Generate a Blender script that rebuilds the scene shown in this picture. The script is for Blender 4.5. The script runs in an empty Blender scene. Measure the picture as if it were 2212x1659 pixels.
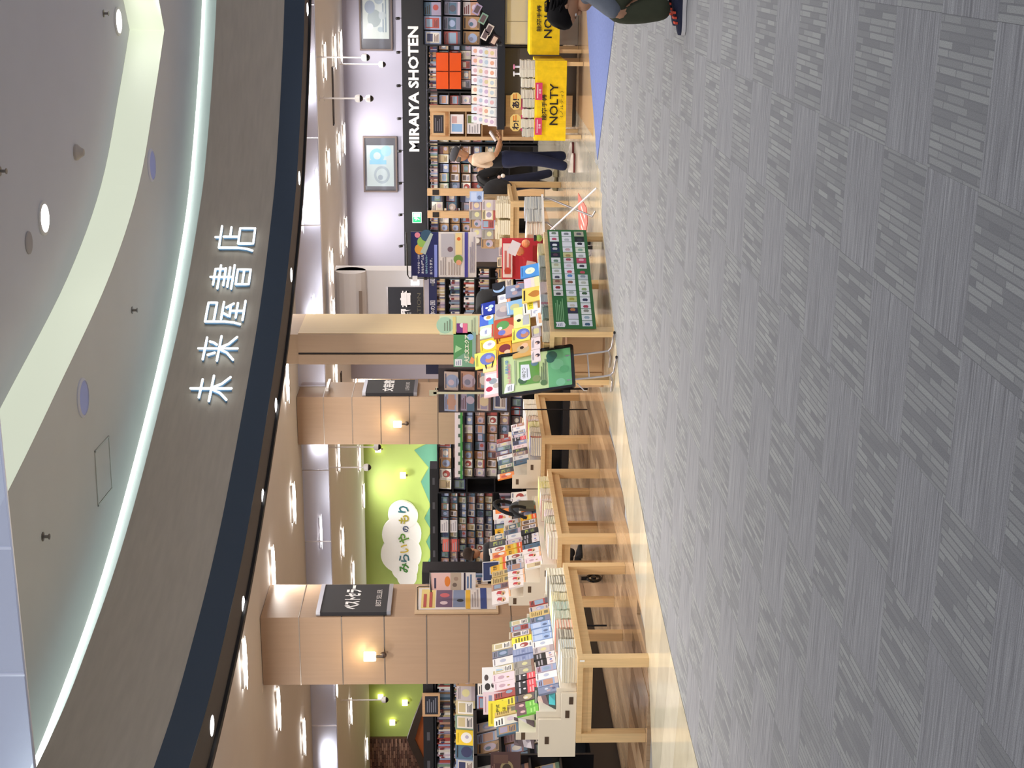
import bpy, bmesh, math, random
from mathutils import Matrix, Vector
random.seed(7)
R=math.radians; PI=math.pi
SC=bpy.context.scene; COL=SC.collection
# ---------------------------------------------------------------- camera
PHI=R(17.5); PITCH=math.atan(106/3050.)
F=Vector((-math.sin(PHI)*math.cos(PITCH),math.cos(PHI)*math.cos(PITCH),-math.sin(PITCH)))
RT=Vector((math.cos(PHI),math.sin(PHI),0)); UP=RT.cross(F)
# the photograph lies on its side: the picture's right is the world's down, its top the world's right
cam=bpy.data.objects.new('camera',bpy.data.cameras.new('camera')); COL.objects.link(cam)
cx,cy,cz=-UP,RT,-F
cam.matrix_world=Matrix(((cx.x,cy.x,cz.x,0),(cx.y,cy.y,cz.y,0),(cx.z,cy.z,cz.z,1.56),(0,0,0,1)))
cam.data.sensor_fit='HORIZONTAL'; cam.data.sensor_width=36; cam.data.lens=36*3050/2212.
cam.data.clip_start=.1; cam.data.clip_end=200
SC.camera=cam
# ---------------------------------------------------------------- world, exposure, lamps
w=bpy.data.worlds.new('world'); SC.world=w; w.use_nodes=True
w.node_tree.nodes['Background'].inputs[0].default_value=(.63,.65,.70,1)
w.node_tree.nodes['Background'].inputs[1].default_value=.95
vs=SC.view_settings; vs.view_transform='Standard'; vs.look='None'; vs.gamma=1; vs.use_curve_mapping=False
vs.exposure=0.0
try:
    SC.cycles.use_denoising=True; SC.cycles.max_bounces=8; SC.cycles.diffuse_bounces=4; SC.cycles.transparent_max_bounces=12
    SC.cycles.caustics_reflective=False; SC.cycles.caustics_refractive=False; SC.cycles.sample_clamp_indirect=4
except Exception: pass
def area(name,loc,sx,sy,power,color=(1,1,1),rot=(0,0,0),spread=180,shape='RECTANGLE'):
    l=bpy.data.lights.new(name,'AREA'); l.shape=shape; l.size=sx
    if shape in('RECTANGLE','ELLIPSE'): l.size_y=sy
    l.energy=power; l.color=color; l.spread=R(spread)
    o=bpy.data.objects.new(name,l); o.location=loc; o.rotation_euler=rot; COL.objects.link(o); return o
STORE_P, MALL_P, SOFFIT_P = 28.0, 14.0, 27.0
STORE_LAMPS=[(-2.1,16.6),(-5.92,18.93),(-7.85,19.15),(-7.8,16.8),(-9.81,16.73),(-11.8,19.28),(-7.6,11.92),(-5.9,16.7),(-4.0,18.95),(-2.1,19.0),
 (-7.98,26.25),(-9.79,26.3),(-13.2,32.66),(-11.8,26.68),(-13.62,29.0),(-6.85,26.1),(-11.83,31.64),(-5.88,26.0),(-5.89,28.43),(-5.92,29.4),
 (-2.11,25.82),(-2.1,27.9),(-2.1,29.29),(-4.01,25.94),(-4.0,28.25),(-3.98,29.5),(-19.83,31.8),(-9.8,14.4),(-11.8,16.8),(-13.8,19.3),
 (-2.1,21.4),(-4.0,21.4),(-5.9,22.6),(-7.85,22.6),(-9.8,22.6),(-2.1,23.7),(-4.0,23.7),(-11.8,23.7),(-13.8,24.5),(-16.2,27.5),(-16.5,31.5),(-9.8,31.0),(-.2,19.0),(-.2,21.4),(-.2,25.8),(-7.8,14.3),(-5.9,14.4),(-9.8,11.9),(-8.4,10.0),(-4.0,16.7),(-9.8,9.6),(-11.8,14.4)]  # entries hidden by the fascia are added to brighten the front tables
SOFFITS=[(-5.36,7.0),(-5.40,8.98),(-5.22,10.54),(-4.80,11.85),(-4.30,12.95),(-3.38,14.52),(-2.53,15.55),(-.8,16.95)]
MALL_LAMPS=[(-.81,14.41),(-2.19,11.4),(-.2,11.4),(-2.2,8.4),(-.2,8.4),(1.8,8.4),(1.8,11.4)]  # entries out of view are added to light the corridor
for x,y in STORE_LAMPS: area('store_lamp_light',(x,y,3.985),.5,.12,STORE_P,(1,.965,.92))
for x,y in MALL_LAMPS: area('mall_lamp_light',(x,y,4.87),.2,.2,MALL_P,(1,.96,.93),spread=110,shape='DISK')
for x,y in SOFFITS: area('soffit_light',(x,y,3.32),.09,.09,SOFFIT_P,(1,.95,.88),spread=130,shape='DISK')
area('green_wall_cove_light',(-14.2,33.0,2.2),5.5,.08,24,(.97,1,.85),rot=(R(168),0,0))
area('back_wall_wash_light',(-3.6,29.2,3.3),5.0,.1,3,(.9,.9,1),rot=(R(120),0,0))  # area lamp aimed at the back wall
# ---------------------------------------------------------------- colour + materials
def lin(c): return c/12.92 if c<=.04045 else ((c+.055)/1.055)**2.4
def H(s): return tuple(lin(int(s[i:i+2],16)/255) for i in (0,2,4))+(1,)
def new_mat(name):
    m=bpy.data.materials.new(name); m.use_nodes=True; return m,m.node_tree,m.node_tree.nodes['Principled BSDF']
def colmat(name,rough=.6,metal=0,spec=.5,bump=0,bscale=40,noise=0,nscale=8,coat=0,alpha=1,trans=0,wood=False):
    m,t,b=new_mat(name); a=t.nodes.new('ShaderNodeVertexColor'); a.layer_name='Col'
    src=a.outputs[0]; tc=t.nodes.new('ShaderNodeTexCoord')
    if noise:
        mp=t.nodes.new('ShaderNodeMapping'); t.links.new(tc.outputs['Object'],mp.inputs[0])
        mp.inputs['Scale'].default_value=(18,18,.9) if wood else (1,1,1)
        n=t.nodes.new('ShaderNodeTexNoise'); n.inputs['Scale'].default_value=nscale; n.inputs['Detail'].default_value=4
        t.links.new(mp.outputs[0],n.inputs[0])
        mr=t.nodes.new('ShaderNodeMapRange'); mr.inputs[1].default_value=.25; mr.inputs[2].default_value=.75
        mr.inputs[3].default_value=1-noise; mr.inputs[4].default_value=1+noise; t.links.new(n.outputs[0],mr.inputs[0])
        mx=t.nodes.new('ShaderNodeVectorMath'); mx.operation='SCALE'; t.links.new(src,mx.inputs[0]); t.links.new(mr.outputs[0],mx.inputs['Scale']); src=mx.outputs[0]
    t.links.new(src,b.inputs['Base Color']); b.inputs['Roughness'].default_value=rough; b.inputs['Metallic'].default_value=metal
    b.inputs['Specular IOR Level'].default_value=spec; b.inputs['Coat Weight'].default_value=coat; b.inputs['Coat Roughness'].default_value=.1
    if bump:
        n2=t.nodes.new('ShaderNodeTexNoise'); n2.inputs['Scale'].default_value=bscale; t.links.new(tc.outputs['Object'],n2.inputs[0])
        bp=t.nodes.new('ShaderNodeBump'); bp.inputs['Strength'].default_value=bump; t.links.new(n2.outputs[0],bp.inputs['Height']); t.links.new(bp.outputs[0],b.inputs['Normal'])
    return m
def emit(name,strength):
    m,t,b=new_mat(name); a=t.nodes.new('ShaderNodeVertexColor'); a.layer_name='Col'
    t.links.new(a.outputs[0],b.inputs['Base Color']); t.links.new(a.outputs[0],b.inputs['Emission Color']); b.inputs['Emission Strength'].default_value=strength; return m
def glassy(name,tint,transp,rough):
    m=bpy.data.materials.new(name); m.use_nodes=True; t=m.node_tree; t.nodes.clear()
    o=t.nodes.new('ShaderNodeOutputMaterial'); mx=t.nodes.new('ShaderNodeMixShader'); tr=t.nodes.new('ShaderNodeBsdfTransparent'); g=t.nodes.new('ShaderNodeBsdfGlossy')
    tr.inputs[0].default_value=(*tint,1); g.inputs[0].default_value=(.8,.84,1,1); g.inputs['Roughness'].default_value=rough; mx.inputs[0].default_value=1-transp
    t.links.new(tr.outputs[0],mx.inputs[1]); t.links.new(g.outputs[0],mx.inputs[2]); t.links.new(mx.outputs[0],o.inputs[0]); return m
M_PAINT=colmat('painted_surface',.65,noise=.02,nscale=2); M_PRINT=colmat('printed_paper',.38,spec=.4); M_GLOSS=colmat('glossy_film',.16)
M_CLOTH=colmat('woven_cloth',.9,bump=.25,bscale=260,noise=.12,nscale=14); M_METAL=colmat('brushed_metal',.3,metal=.9); M_WOOD=colmat('light_oak',.42,noise=.10,nscale=3,wood=True)
M_PAGES=colmat('paper_block',.85,noise=.06,nscale=300); M_BLACK=colmat('black_laminate',.35,noise=.1); M_SKIN=colmat('skin',.55); M_HAIR=colmat('hair',.7,spec=.15,noise=.3,nscale=60)
M_STONE=colmat('polished_stone',.13,noise=.09,nscale=5,spec=.6); M_PLANK=None
M_PANEL=colmat('wood_panel',.5,noise=.035,nscale=2,wood=True)
M_EM_HI=emit('lamp_glow_bright',14); M_EM_MID=emit('lamp_glow',4.5); M_EM_LO=emit('backlit_film',1.6); M_EM_COVE=emit('cove_led',26); M_EM_SC=emit('sconce_shade',5); M_EM_RISER=emit('riser_added_glow',.62); M_EM_CORNER=emit('cove_tube',4.2)
M_CURT=glassy('smoke_curtain_glass',(.86,.87,.95),.62,.22); M_CURT2=glassy('mall_smoke_curtain_glass',(.7,.72,.8),.42,.25); M_CLEAR=glassy('clear_acrylic',(.97,.98,1),.965,.12)
# fascia: brushed bronze laminate
def fascia_mat():
    m,t,b=new_mat('brushed_bronze_fascia'); tc=t.nodes.new('ShaderNodeTexCoord'); mp=t.nodes.new('ShaderNodeMapping'); mp.inputs['Scale'].default_value=(1.2,1.2,9)
    n=t.nodes.new('ShaderNodeTexNoise'); n.inputs['Scale'].default_value=2.2; n.inputs['Detail'].default_value=5; cr=t.nodes.new('ShaderNodeValToRGB')
    cr.color_ramp.elements[0].position=.25; cr.color_ramp.elements[0].color=H('b5a898'); cr.color_ramp.elements[1].position=.8; cr.color_ramp.elements[1].color=H('c4b6a5')
    t.links.new(tc.outputs['Object'],mp.inputs[0]); t.links.new(mp.outputs[0],n.inputs[0]); t.links.new(n.outputs[0],cr.inputs[0]); t.links.new(cr.outputs[0],b.inputs['Base Color'])
    b.inputs['Roughness'].default_value=.5; b.inputs['Metallic'].default_value=.1; return m
M_FASCIA=fascia_mat()
# carpet tiles: A fine ribs across, B oblong blocks running away
def carpet(name,blocks):
    m,t,b=new_mat(name); N=t.nodes.new; L=t.links.new
    tc=N('ShaderNodeTexCoord'); geo=N('ShaderNodeNewGeometry'); oi=N('ShaderNodeObjectInfo')
    sep=N('ShaderNodeSeparateXYZ'); L(geo.outputs['Position'],sep.inputs[0])
    # yarn speckle
    fine=N('ShaderNodeTexNoise'); fine.inputs['Scale'].default_value=260; fine.inputs['Detail'].default_value=2; L(geo.outputs['Position'],fine.inputs[0])
    mp=N('ShaderNodeMapping'); L(geo.outputs['Position'],mp.inputs[0])
    if blocks:
        mp.inputs['Rotation'].default_value=(0,0,R(90))
        br=N('ShaderNodeTexBrick'); br.inputs['Scale'].default_value=1.0; br.inputs['Brick Width'].default_value=.23; br.inputs['Row Height'].default_value=.027
        br.inputs['Mortar Size'].default_value=.0035; br.inputs['Mortar Smooth'].default_value=.4; br.inputs['Color1'].default_value=(.0,.0,.0,1); br.inputs['Color2'].default_value=(1,1,1,1); br.inputs['Mortar'].default_value=(-.35,-.35,-.35,1)
        br.offset=.37; br.squash=.7; br.squash_frequency=3; L(mp.outputs[0],br.inputs[0]); v=br.outputs[0]; lo,hi='68686c','919291'
    else:
        mp.inputs['Scale'].default_value=(2.2,75,1); n=N('ShaderNodeTexNoise'); n.inputs['Scale'].default_value=1; n.inputs['Detail'].default_value=3; n.inputs['Roughness'].default_value=.7
        L(mp.outputs[0],n.inputs[0]); mr0=N('ShaderNodeMapRange'); mr0.inputs[1].default_value=.3; mr0.inputs[2].default_value=.7; L(n.outputs[0],mr0.inputs[0]); v=mr0.outputs[0]; lo,hi='57565c','9b9b9e'
    mx=N('ShaderNodeMix'); mx.data_type='RGBA'; L(v,mx.inputs[0]); mx.inputs[6].default_value=H(lo); mx.inputs[7].default_value=H(hi)
    mr=N('ShaderNodeMapRange'); mr.inputs[1].default_value=.3; mr.inputs[2].default_value=.7; mr.inputs[3].default_value=.72; mr.inputs[4].default_value=1.28; L(fine.outputs[0],mr.inputs[0])
    sc=N('ShaderNodeVectorMath'); sc.operation='SCALE'; L(mx.outputs[2],sc.inputs[0]); L(mr.outputs[0],sc.inputs['Scale'])
    L(sc.outputs[0],b.inputs['Base Color']); b.inputs['Roughness'].default_value=.95; b.inputs['Specular IOR Level'].default_value=.15
    b.inputs['Sheen Weight'].default_value=.35; b.inputs['Sheen Roughness'].default_value=.5
    bp=N('ShaderNodeBump'); bp.inputs['Strength'].default_value=.35; bp.inputs['Distance'].default_value=.003; L(v,bp.inputs['Height']); L(bp.outputs[0],b.inputs['Normal'])
    return m
M_CARA=carpet('carpet_ribbed',False); M_CARB=carpet('carpet_blocks',True)
def plank_mat():
    m,t,b=new_mat('floor_oak_plank'); N=t.nodes.new; L=t.links.new
    tc=N('ShaderNodeTexCoord'); oi=N('ShaderNodeObjectInfo'); geo=N('ShaderNodeNewGeometry'); mp=N('ShaderNodeMapping'); mp.inputs['Scale'].default_value=(14,.9,1); L(geo.outputs['Position'],mp.inputs[0])
    n=N('ShaderNodeTexNoise'); n.inputs['Scale'].default_value=2.5; n.inputs['Detail'].default_value=5; L(mp.outputs[0],n.inputs[0])
    ad=N('ShaderNodeMath'); ad.operation='ADD'; ml=N('ShaderNodeMath'); ml.operation='MULTIPLY'; ml.inputs[1].default_value=.8; L(oi.outputs['Random'],ml.inputs[0]); 
    m2=N('ShaderNodeMath'); m2.operation='MULTIPLY'; m2.inputs[1].default_value=.5; L(n.outputs[0],m2.inputs[0]); L(ml.outputs[0],ad.inputs[0]); L(m2.outputs[0],ad.inputs[1])
    cr=N('ShaderNodeValToRGB'); e=cr.color_ramp.elements; e[0].position=.1; e[0].color=H('7c6450'); e[1].position=1.0; e[1].color=H('c8aa88'); e2=cr.color_ramp.elements.new(.45); e2.color=H('ad8f70')
    L(ad.outputs[0],cr.inputs[0]); L(cr.outputs[0],b.inputs['Base Color']); b.inputs['Roughness'].default_value=.2; b.inputs['Coat Weight'].default_value=.3; b.inputs['Coat Roughness'].default_value=.12; return m
M_PLANK=plank_mat()
# ---------------------------------------------------------------- mesh builder
class MB:
    def __init__(s): s.v=[];s.f=[];s.c=[];s.m=[]
    def poly(s,pts,col,mat=0,M=None):
        i=len(s.v)
        for p in pts:
            p=Vector(p); s.v.append(tuple(M@p if M else p))
        s.f.append(tuple(range(i,i+len(pts)))); s.c.append(col); s.m.append(mat)
    def mesh(s,vs_,fs,col,mat=0,M=None):
        i=len(s.v)
        for p in vs_: s.v.append(tuple(M@Vector(p)) if M else tuple(p))
        for f in fs: s.f.append(tuple(i+k for k in f)); s.c.append(col); s.m.append(mat)
    def box(s,x0,x1,y0,y1,z0,z1,col,mat=0,M=None,cols=None):
        V=[(x,y,z) for z in(z0,z1) for y in(y0,y1) for x in(x0,x1)]
        FS=[(0,2,3,1),(4,5,7,6),(0,1,5,4),(2,6,7,3),(0,4,6,2),(1,3,7,5)] # bottom top front(-y) back left right
        i=len(s.v)
        for p in V: s.v.append(tuple(M@Vector(p)) if M else p)
        for k,f in enumerate(FS): s.f.append(tuple(i+q for q in f)); s.c.append(cols[k] if cols else col); s.m.append(mat)
    def cyl(s,p,q,r,col,n=8,mat=0,r2=None,M=None):
        p=Vector(p);q=Vector(q);d=(q-p).normalized(); a=d.orthogonal().normalized(); b=d.cross(a); r2=r if r2 is None else r2
        V=[];
        for k in range(n):
            t=2*PI*k/n; o=a*math.cos(t)+b*math.sin(t); V.append(p+o*r)
        for k in range(n):
            t=2*PI*k/n; o=a*math.cos(t)+b*math.sin(t); V.append(q+o*r2)
        fs=[(k,(k+1)%n,n+(k+1)%n,n+k) for k in range(n)]+[tuple(range(n))[::-1],tuple(range(n,2*n))]
        s.mesh(V,fs,col,mat,M)
    def tube(s,pts,r,col,n=8,mat=0,M=None):
        P=[Vector(p) for p in pts]; V=[];fs=[]; up=None
        for i,p in enumerate(P):
            d=(P[min(i+1,len(P)-1)]-P[max(i-1,0)]).normalized()
            if up is None: up=d.orthogonal().normalized()
            up=(up-d*up.dot(d)).normalized(); b=d.cross(up)
            for k in range(n):
                t=2*PI*k/n; V.append(p+(up*math.cos(t)+b*math.sin(t))*r)
        for i in range(len(P)-1):
            for k in range(n): fs.append((i*n+k,i*n+(k+1)%n,(i+1)*n+(k+1)%n,(i+1)*n+k))
        fs.append(tuple(range(n))[::-1]); fs.append(tuple((len(P)-1)*n+k for k in range(n)))
        s.mesh(V,fs,col,mat,M)
    def lathe(s,prof,n,col,mat=0,M=None):
        V=[];fs=[]
        for r,z in prof:
            for k in range(n): t=2*PI*k/n; V.append((r*math.cos(t),r*math.sin(t),z))
        for i in range(len(prof)-1):
            for k in range(n): fs.append((i*n+k,i*n+(k+1)%n,(i+1)*n+(k+1)%n,(i+1)*n+k))
        fs.append(tuple(range(n))[::-1]); fs.append(tuple((len(prof)-1)*n+k for k in range(n)))
        s.mesh(V,fs,col,mat,M)
    def ball(s,c,r,col,mat=0,n=10,M=None,sx=1,sy=1,sz=1):
        V=[];fs=[];h=n//2+1
        for i in range(h+1):
            a=PI*i/h
            for k in range(n): t=2*PI*k/n; V.append((c[0]+r*sx*math.sin(a)*math.cos(t),c[1]+r*sy*math.sin(a)*math.sin(t),c[2]+r*sz*math.cos(a)))
        for i in range(h):
            for k in range(n): fs.append((i*n+k,(i+1)*n+k,(i+1)*n+(k+1)%n,i*n+(k+1)%n))
        s.mesh(V,fs,col,mat,M)
    def build(s,name,mats,parent=None,loc=None,rz=0,smooth=False,link=True):
        me=bpy.data.meshes.new(name); me.from_pydata(s.v,[],s.f)
        if not isinstance(mats,(list,tuple)): mats=[mats]
        for m in mats: me.materials.append(m)
        if len(mats)>1: me.polygons.foreach_set('material_index',s.m)
        ca=me.color_attributes.new('Col','FLOAT_COLOR','CORNER'); buf=[]
        for f,c in zip(s.f,s.c): buf.extend(c*len(f))
        ca.data.foreach_set('color',buf)
        if smooth: me.polygons.foreach_set('use_smooth',[True]*len(s.f))
        me.update()
        return link_obj(name,me,parent,loc,rz) if link else me
def link_obj(name,me,parent=None,loc=None,rz=0):
    o=bpy.data.objects.new(name,me); COL.objects.link(o)
    if parent: o.parent=parent
    if loc: o.location=loc
    if rz: o.rotation_euler=(0,0,rz)
    return o
def tag(o,label,cat,group=None,kind=None):
    o['label']=label; o['category']=cat
    if group: o['group']=group
    if kind: o['kind']=kind
    return o
def thing(name,label,cat,loc=(0,0,0),rz=0,group=None):
    return tag(link_obj(name,None,None,loc,rz),label,cat,group)
def struct(o): o['kind']='structure'; return o
def lab(o,l): o['label']=l; return o
# flat lettering taken from Blender's own font
_TC={}
def glyphs(s,bold=0):
    k=(s,bold)
    if k in _TC: return _TC[k]
    cu=bpy.data.curves.new('t','FONT'); cu.body=s; cu.size=1; cu.resolution_u=2; cu.offset=bold; cu.fill_mode='FRONT'
    o=bpy.data.objects.new('t',cu); COL.objects.link(o); bpy.context.view_layer.update()
    me=o.to_mesh(); V=[tuple(v.co) for v in me.vertices]; Fs=[tuple(p.vertices) for p in me.polygons]
    o.to_mesh_clear(); bpy.data.objects.remove(o); bpy.data.curves.remove(cu)
    xs=[v[0] for v in V] or [0,1]; ys=[v[1] for v in V] or [0,1]
    x0,y0=min(xs),min(ys); W,Hh=max(xs)-x0 or 1,max(ys)-y0 or 1
    _TC[k]=([(v[0]-x0,v[1]-y0) for v in V],Fs,W,Hh); return _TC[k]
def text(mb,s,x,z,w,h,col,M=None,bold=0,mat=0,y=-.0015,keep=True):
    """letters in the XZ plane facing -Y, in the box (x..x+w, z..z+h)"""
    V,Fs,W,Hh=glyphs(s,bold); sx,sz=w/W,h/Hh
    if keep: k=min(sx,sz); x+=(w-W*k)/2; z+=(h-Hh*k)/2; sx=sz=k
    mb.mesh([(x+a*sx,y,z+b*sz) for a,b in V],Fs,col,mat,M)

ORD_=['first','second','third','fourth','fifth','sixth','seventh','eighth','ninth','tenth','eleventh','twelfth']
M_EM_CH=emit('sign_tube',1.7)
# ================================================================ STRUCTURE
def spline(P,n=10):
    out=[]; P=[Vector((*p,0)) if len(p)==2 else Vector(p) for p in P]
    for i in range(len(P)-1):
        p0=P[max(i-1,0)];p1=P[i];p2=P[i+1];p3=P[min(i+2,len(P)-1)]
        for k in range(n):
            t=k/n; out.append(.5*((2*p1)+(p2-p0)*t+(2*p0-5*p1+4*p2-p3)*t*t+(3*p1-p0-3*p2+p3)*t**3))
    out.append(P[-1]); return out
FC=spline([(-5.05,3.0),(-5.2,5.5),(-5.22,8.15),(-5.08,9.5),(-4.67,11.15),(-3.74,13.4),(-2.94,14.75),(-2.2,15.62),(-.70,16.72),(1.2,17.55),(3.2,18.1)],8)
def normals(C):
    out=[]
    for i in range(len(C)):
        d=(C[min(i+1,len(C)-1)]-C[max(i-1,0)]).normalized(); out.append(Vector((-d.y,d.x,0)))  # towards the store
    return out
NC=normals(FC)
def off(C,N,d): return [c+n*d for c,n in zip(C,N)]
def ribbon(mb,A,za,B,zb,col,mat=0):
    for i in range(len(A)-1):
        mb.poly([(A[i].x,A[i].y,za),(A[i+1].x,A[i+1].y,za),(B[i+1].x,B[i+1].y,zb),(B[i].x,B[i].y,zb)],col,mat)
# --- floors
sub=MB(); sub.box(-26,6,-3,36,-.12,-.03,H('777777')); floor=struct(sub.build('floor',M_PAINT))
tile=MB(); tile.box(-.2497,.2497,-.2497,.2497,-.03,0,H('808080')); tmA=tile.build('carpet_tile',M_CARA,link=False); tmB=tmA.copy(); tmB.materials[0]=M_CARB
CE=[(-5.3,2),(-5.3,6),(-5.22,8.11),(-5.07,9.6),(-4.89,10.71),(-4.7,11.47),(-4.55,12.31),(-4.28,13.24),(-3.97,13.72),(-3.11,15.45),(-2.46,16.3)]
def edge_x(y):
    for (x0,y0),(x1,y1) in zip(CE,CE[1:]):
        if y0<=y<=y1: return x0+(x1-x0)*(y-y0)/(y1-y0)
    return -5.3 if y<2 else -2.4
def blue_y(x): return 16.3+(x+2.46)*(14.86-16.3)/(1.75)
cnt=0
cells=[]
for j in range(5,34):
    for i in range(-11,5):
        x,y=i*.5+.035,j*.5-.05
        if x+.25<edge_x(min(y+.25,16.2)) or y-.25>blue_y(x-.25)+.1: continue
        # visible part of the corridor only: inside the view cone plus a margin
        a=math.atan2(-x,y)-PHI
        if abs(a)>R(19.5)+.25/y: continue
        cells.append((x,y,(i+j)%2))
cells.sort(key=lambda c:c[1])
for x,y,k in cells[:300]:
    link_obj('carpet_tile',tmA if k else tmB,floor,(x,y,0))
rest=MB(); rest.box(-5.4,6,-3,15.9,-.03,-.004,H('8a8990'))
rb=rest.build('carpet_base',M_CARA,floor)
for x,y,k in cells[300:]: pass
# --- stone border band, cut into tiles, 3 mm proud of the carpet
WB=spline([(-8.6,4.0),(-8.0,8.0),(-6.9,10.1),(-5.75,10.62),(-5.46,11.61),(-5.2,12.49),(-5.02,13.27),(-4.86,14.73),(-4.86,16.5),(-4.86,18.5)],4)
cs=spline(CE,4)
def resample(C,n):
    L=[0]
    for a,b in zip(C,C[1:]): L.append(L[-1]+(b-a).length)
    out=[];j=0
    for k in range(n+1):
        t=L[-1]*k/n
        while j<len(C)-2 and L[j+1]<t: j+=1
        u=(t-L[j])/max(L[j+1]-L[j],1e-6); out.append(C[j].lerp(C[j+1],min(u,1)))
    return out
inner=[Vector(p) for p in [(-8.3,2,0),(-8.3,4,0),(-8.2,6,0),(-7.4,8.2,0),(-6.9,9.7,0),(-5.78,10.6,0),(-5.46,11.61,0),(-5.2,12.49,0),(-5.02,13.27,0),(-4.9,14.2,0),(-4.86,15.6,0),(-4.86,17.2,0)]]
A=resample(cs,30); B=resample(spline([tuple(p)[:2] for p in inner],4),30)
tone=[H('d6ccb4'),H('cfc5ad'),H('dad2be'),H('c9c2ae')]
for i in range(30):
    mb=MB(); a,b,c,d=A[i],A[i+1],B[i+1],B[i]; m=((a+b+c+d)/4)
    P=[p+(m-p).normalized()*.003 for p in (a,b,c,d)]
    top=[(p.x,p.y,.004) for p in P]; bot=[(p.x,p.y,-.03) for p in P]
    mb.poly(top,tone[i%4]); 
    for k in range(4): mb.poly([bot[k],bot[(k+1)%4],top[(k+1)%4],top[k]],tone[i%4])
    mb.build('stone_tile',M_STONE,floor)
# inner sales floor, beige tiles 0.6 m
bt=MB(); bt.box(-.297,.297,-.297,.297,-.03,.002,H('cbc3b2')); bm1=bt.build('floor_tile',M_STONE,link=False)
bt=MB(); bt.box(-.297,.297,-.297,.297,-.03,.002,H('bfb8a8')); bm2=bt.build('floor_tile',M_STONE,link=False)
for j in range(0,14):
    for i in range(0,7):
        x,y=-4.6+i*.6,15.6+j*.6
        if y<16.0+(x+2.4)*-.5 and x>-3.4: continue
        if x>-2.4 and y<17.0+(x+2.4)*1.0: continue
        if x>-2.2 : continue
        link_obj('floor_tile',bm1 if (i*7+j*3)%5 else bm2,floor,(x,y,-.001))
fb=MB(); fb.box(-5.0,4,15.2,34,-.03,-.002,H('c4bcab')); fb.build('beige_floor_base',M_STONE,floor)
# blue carpet wedge at the right
bl=MB(); P=[(-2.43,16.33),(-.71,14.86),(1.6,13.1),(3.5,12),(3.5,21),(.6,19.6),(-.97,18.2),(-1.51,17.63)]
bl.poly([(x,y,.006) for x,y in P],H('66729f')); 
for k in range(len(P)): (a,b),(c,d)=P[k],P[(k+1)%len(P)]; bl.poly([(a,b,-.02),(c,d,-.02),(c,d,.006),(a,b,.006)],H('66729f'))
bl.build('blue_carpet',colmat('blue_carpet_pile',.95,spec=.1,noise=.12,nscale=30,bump=.3,bscale=120),floor)
# oak planks
pm=MB(); pm.box(-.0735,.0735,-.598,.598,-.03,.003,H('a07850')); pmesh=pm.build('plank',M_PLANK,link=False)
def inner_x(y):
    I=inner
    for a,b in zip(I,I[1:]):
        if a.y<=y<=b.y: return a.x+(b.x-a.x)*(y-a.y)/(b.y-a.y)
    return -4.86
n=0
for i in range(0,22):
    for j in range(0,8):
        x=-4.93-i*.15; y=10.0+(i%3)*.4+j*1.2
        if y>19.4 or x>inner_x(y)+.02 or (y<10.9 and x>-6.0): continue
        if y-.6<10.45: y=max(y,11.05) if j==0 else y
        link_obj('plank',pmesh,floor,(x,y,0)); n+=1
wb=MB(); wb.box(-26,-4.86,15.5,34,-.03,-.001,H('a07850')); wb.box(-26,-5.6,11.9,15.5,-.03,-.001,H('a07850')); wb.box(-26,-5.9,10.5,11.9,-.03,-.001,H('a07850'));wb.box(-26,-8.0,3,10.5,-.03,-.001,H('a07850')); wb.box(-2.25,3,17.0,29,-.03,.001,H('b08a60'))
wb.build('oak_floor_base',M_PLANK,floor)
# --- store ceiling (plain sheet, follows the fascia) and mall ceilings
inn=off(FC,NC,.42)
cl=MB(); col=H('d4d2d4'); imin=min(range(len(inn)),key=lambda i:inn[i].x)
for i in range(imin,len(inn)-1):
    a,b=inn[i],inn[i+1]
    cl.poly([(a.x,a.y,4.05),(b.x,b.y,4.05),(b.x,36,4.05),(a.x,36,4.05)] ,col)
cl.poly([(-26,inn[0].y,4.05),(inn[imin].x,inn[0].y,4.05),(inn[imin].x,36,4.05),(-26,36,4.05)],col)
for i in range(imin):
    a,b=inn[i],inn[i+1]; cl.poly([(inn[imin].x,a.y,4.05),(a.x,a.y,4.05),(b.x,b.y,4.05),(inn[imin].x,b.y,4.05)],col)
ceiling=struct(cl.build('ceiling',M_PAINT))
# fascia
SIDE=struct(link_obj('trim_1',None)) if False else None
fa=MB(); ribbon(fa,FC,3.585,FC,4.36,H('807060'))
tp=off(FC,NC,.03); ribbon(fa,FC,4.36,tp,4.36,H('807060')); ribbon(fa,tp,4.36,tp,4.0,H('807060'))
fascia=struct(fa.build('wall_front_fascia',M_FASCIA))
nv=MB(); o1=off(FC,NC,-.004); ribbon(nv,o1,3.36,o1,3.59,H('364354')); ribbon(nv,FC,3.36,off(FC,NC,.36),3.355,H('443c38')); 
e=off(FC,NC,.36); e2=off(FC,NC,.37); ribbon(nv,e,3.355,e,3.33,H('1a1413')); ribbon(nv,e,3.33,inn,3.33,H('1a1413')); ribbon(nv,inn,3.33,inn,4.05,H('c0b0a0'))
nv.build('navy_band',M_PAINT,fascia)
# cove trough: back wall, LED, floor
bk=off(FC,NC,.46); tr=MB(); ribbon(tr,tp,4.30,bk,4.30,H('ccd4d0')); ribbon(tr,bk,4.30,bk,4.60,H('ccd4d0')); tr.build('cove_back',M_PAINT,fascia)
ld=MB(); la=off(FC,NC,.40); lb=off(FC,NC,.458); ribbon(ld,la,4.598,lb,4.575,H('f0f8f6')); ld.build('cove_light_strip',M_EM_CORNER,fascia)
ld=MB(); la=off(FC,NC,.20); lb=off(FC,NC,.23); ribbon(ld,la,4.31,lb,4.31,H('eaf6ff')); ld.build('cove_light_strip',M_EM_LO,fascia)
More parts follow.
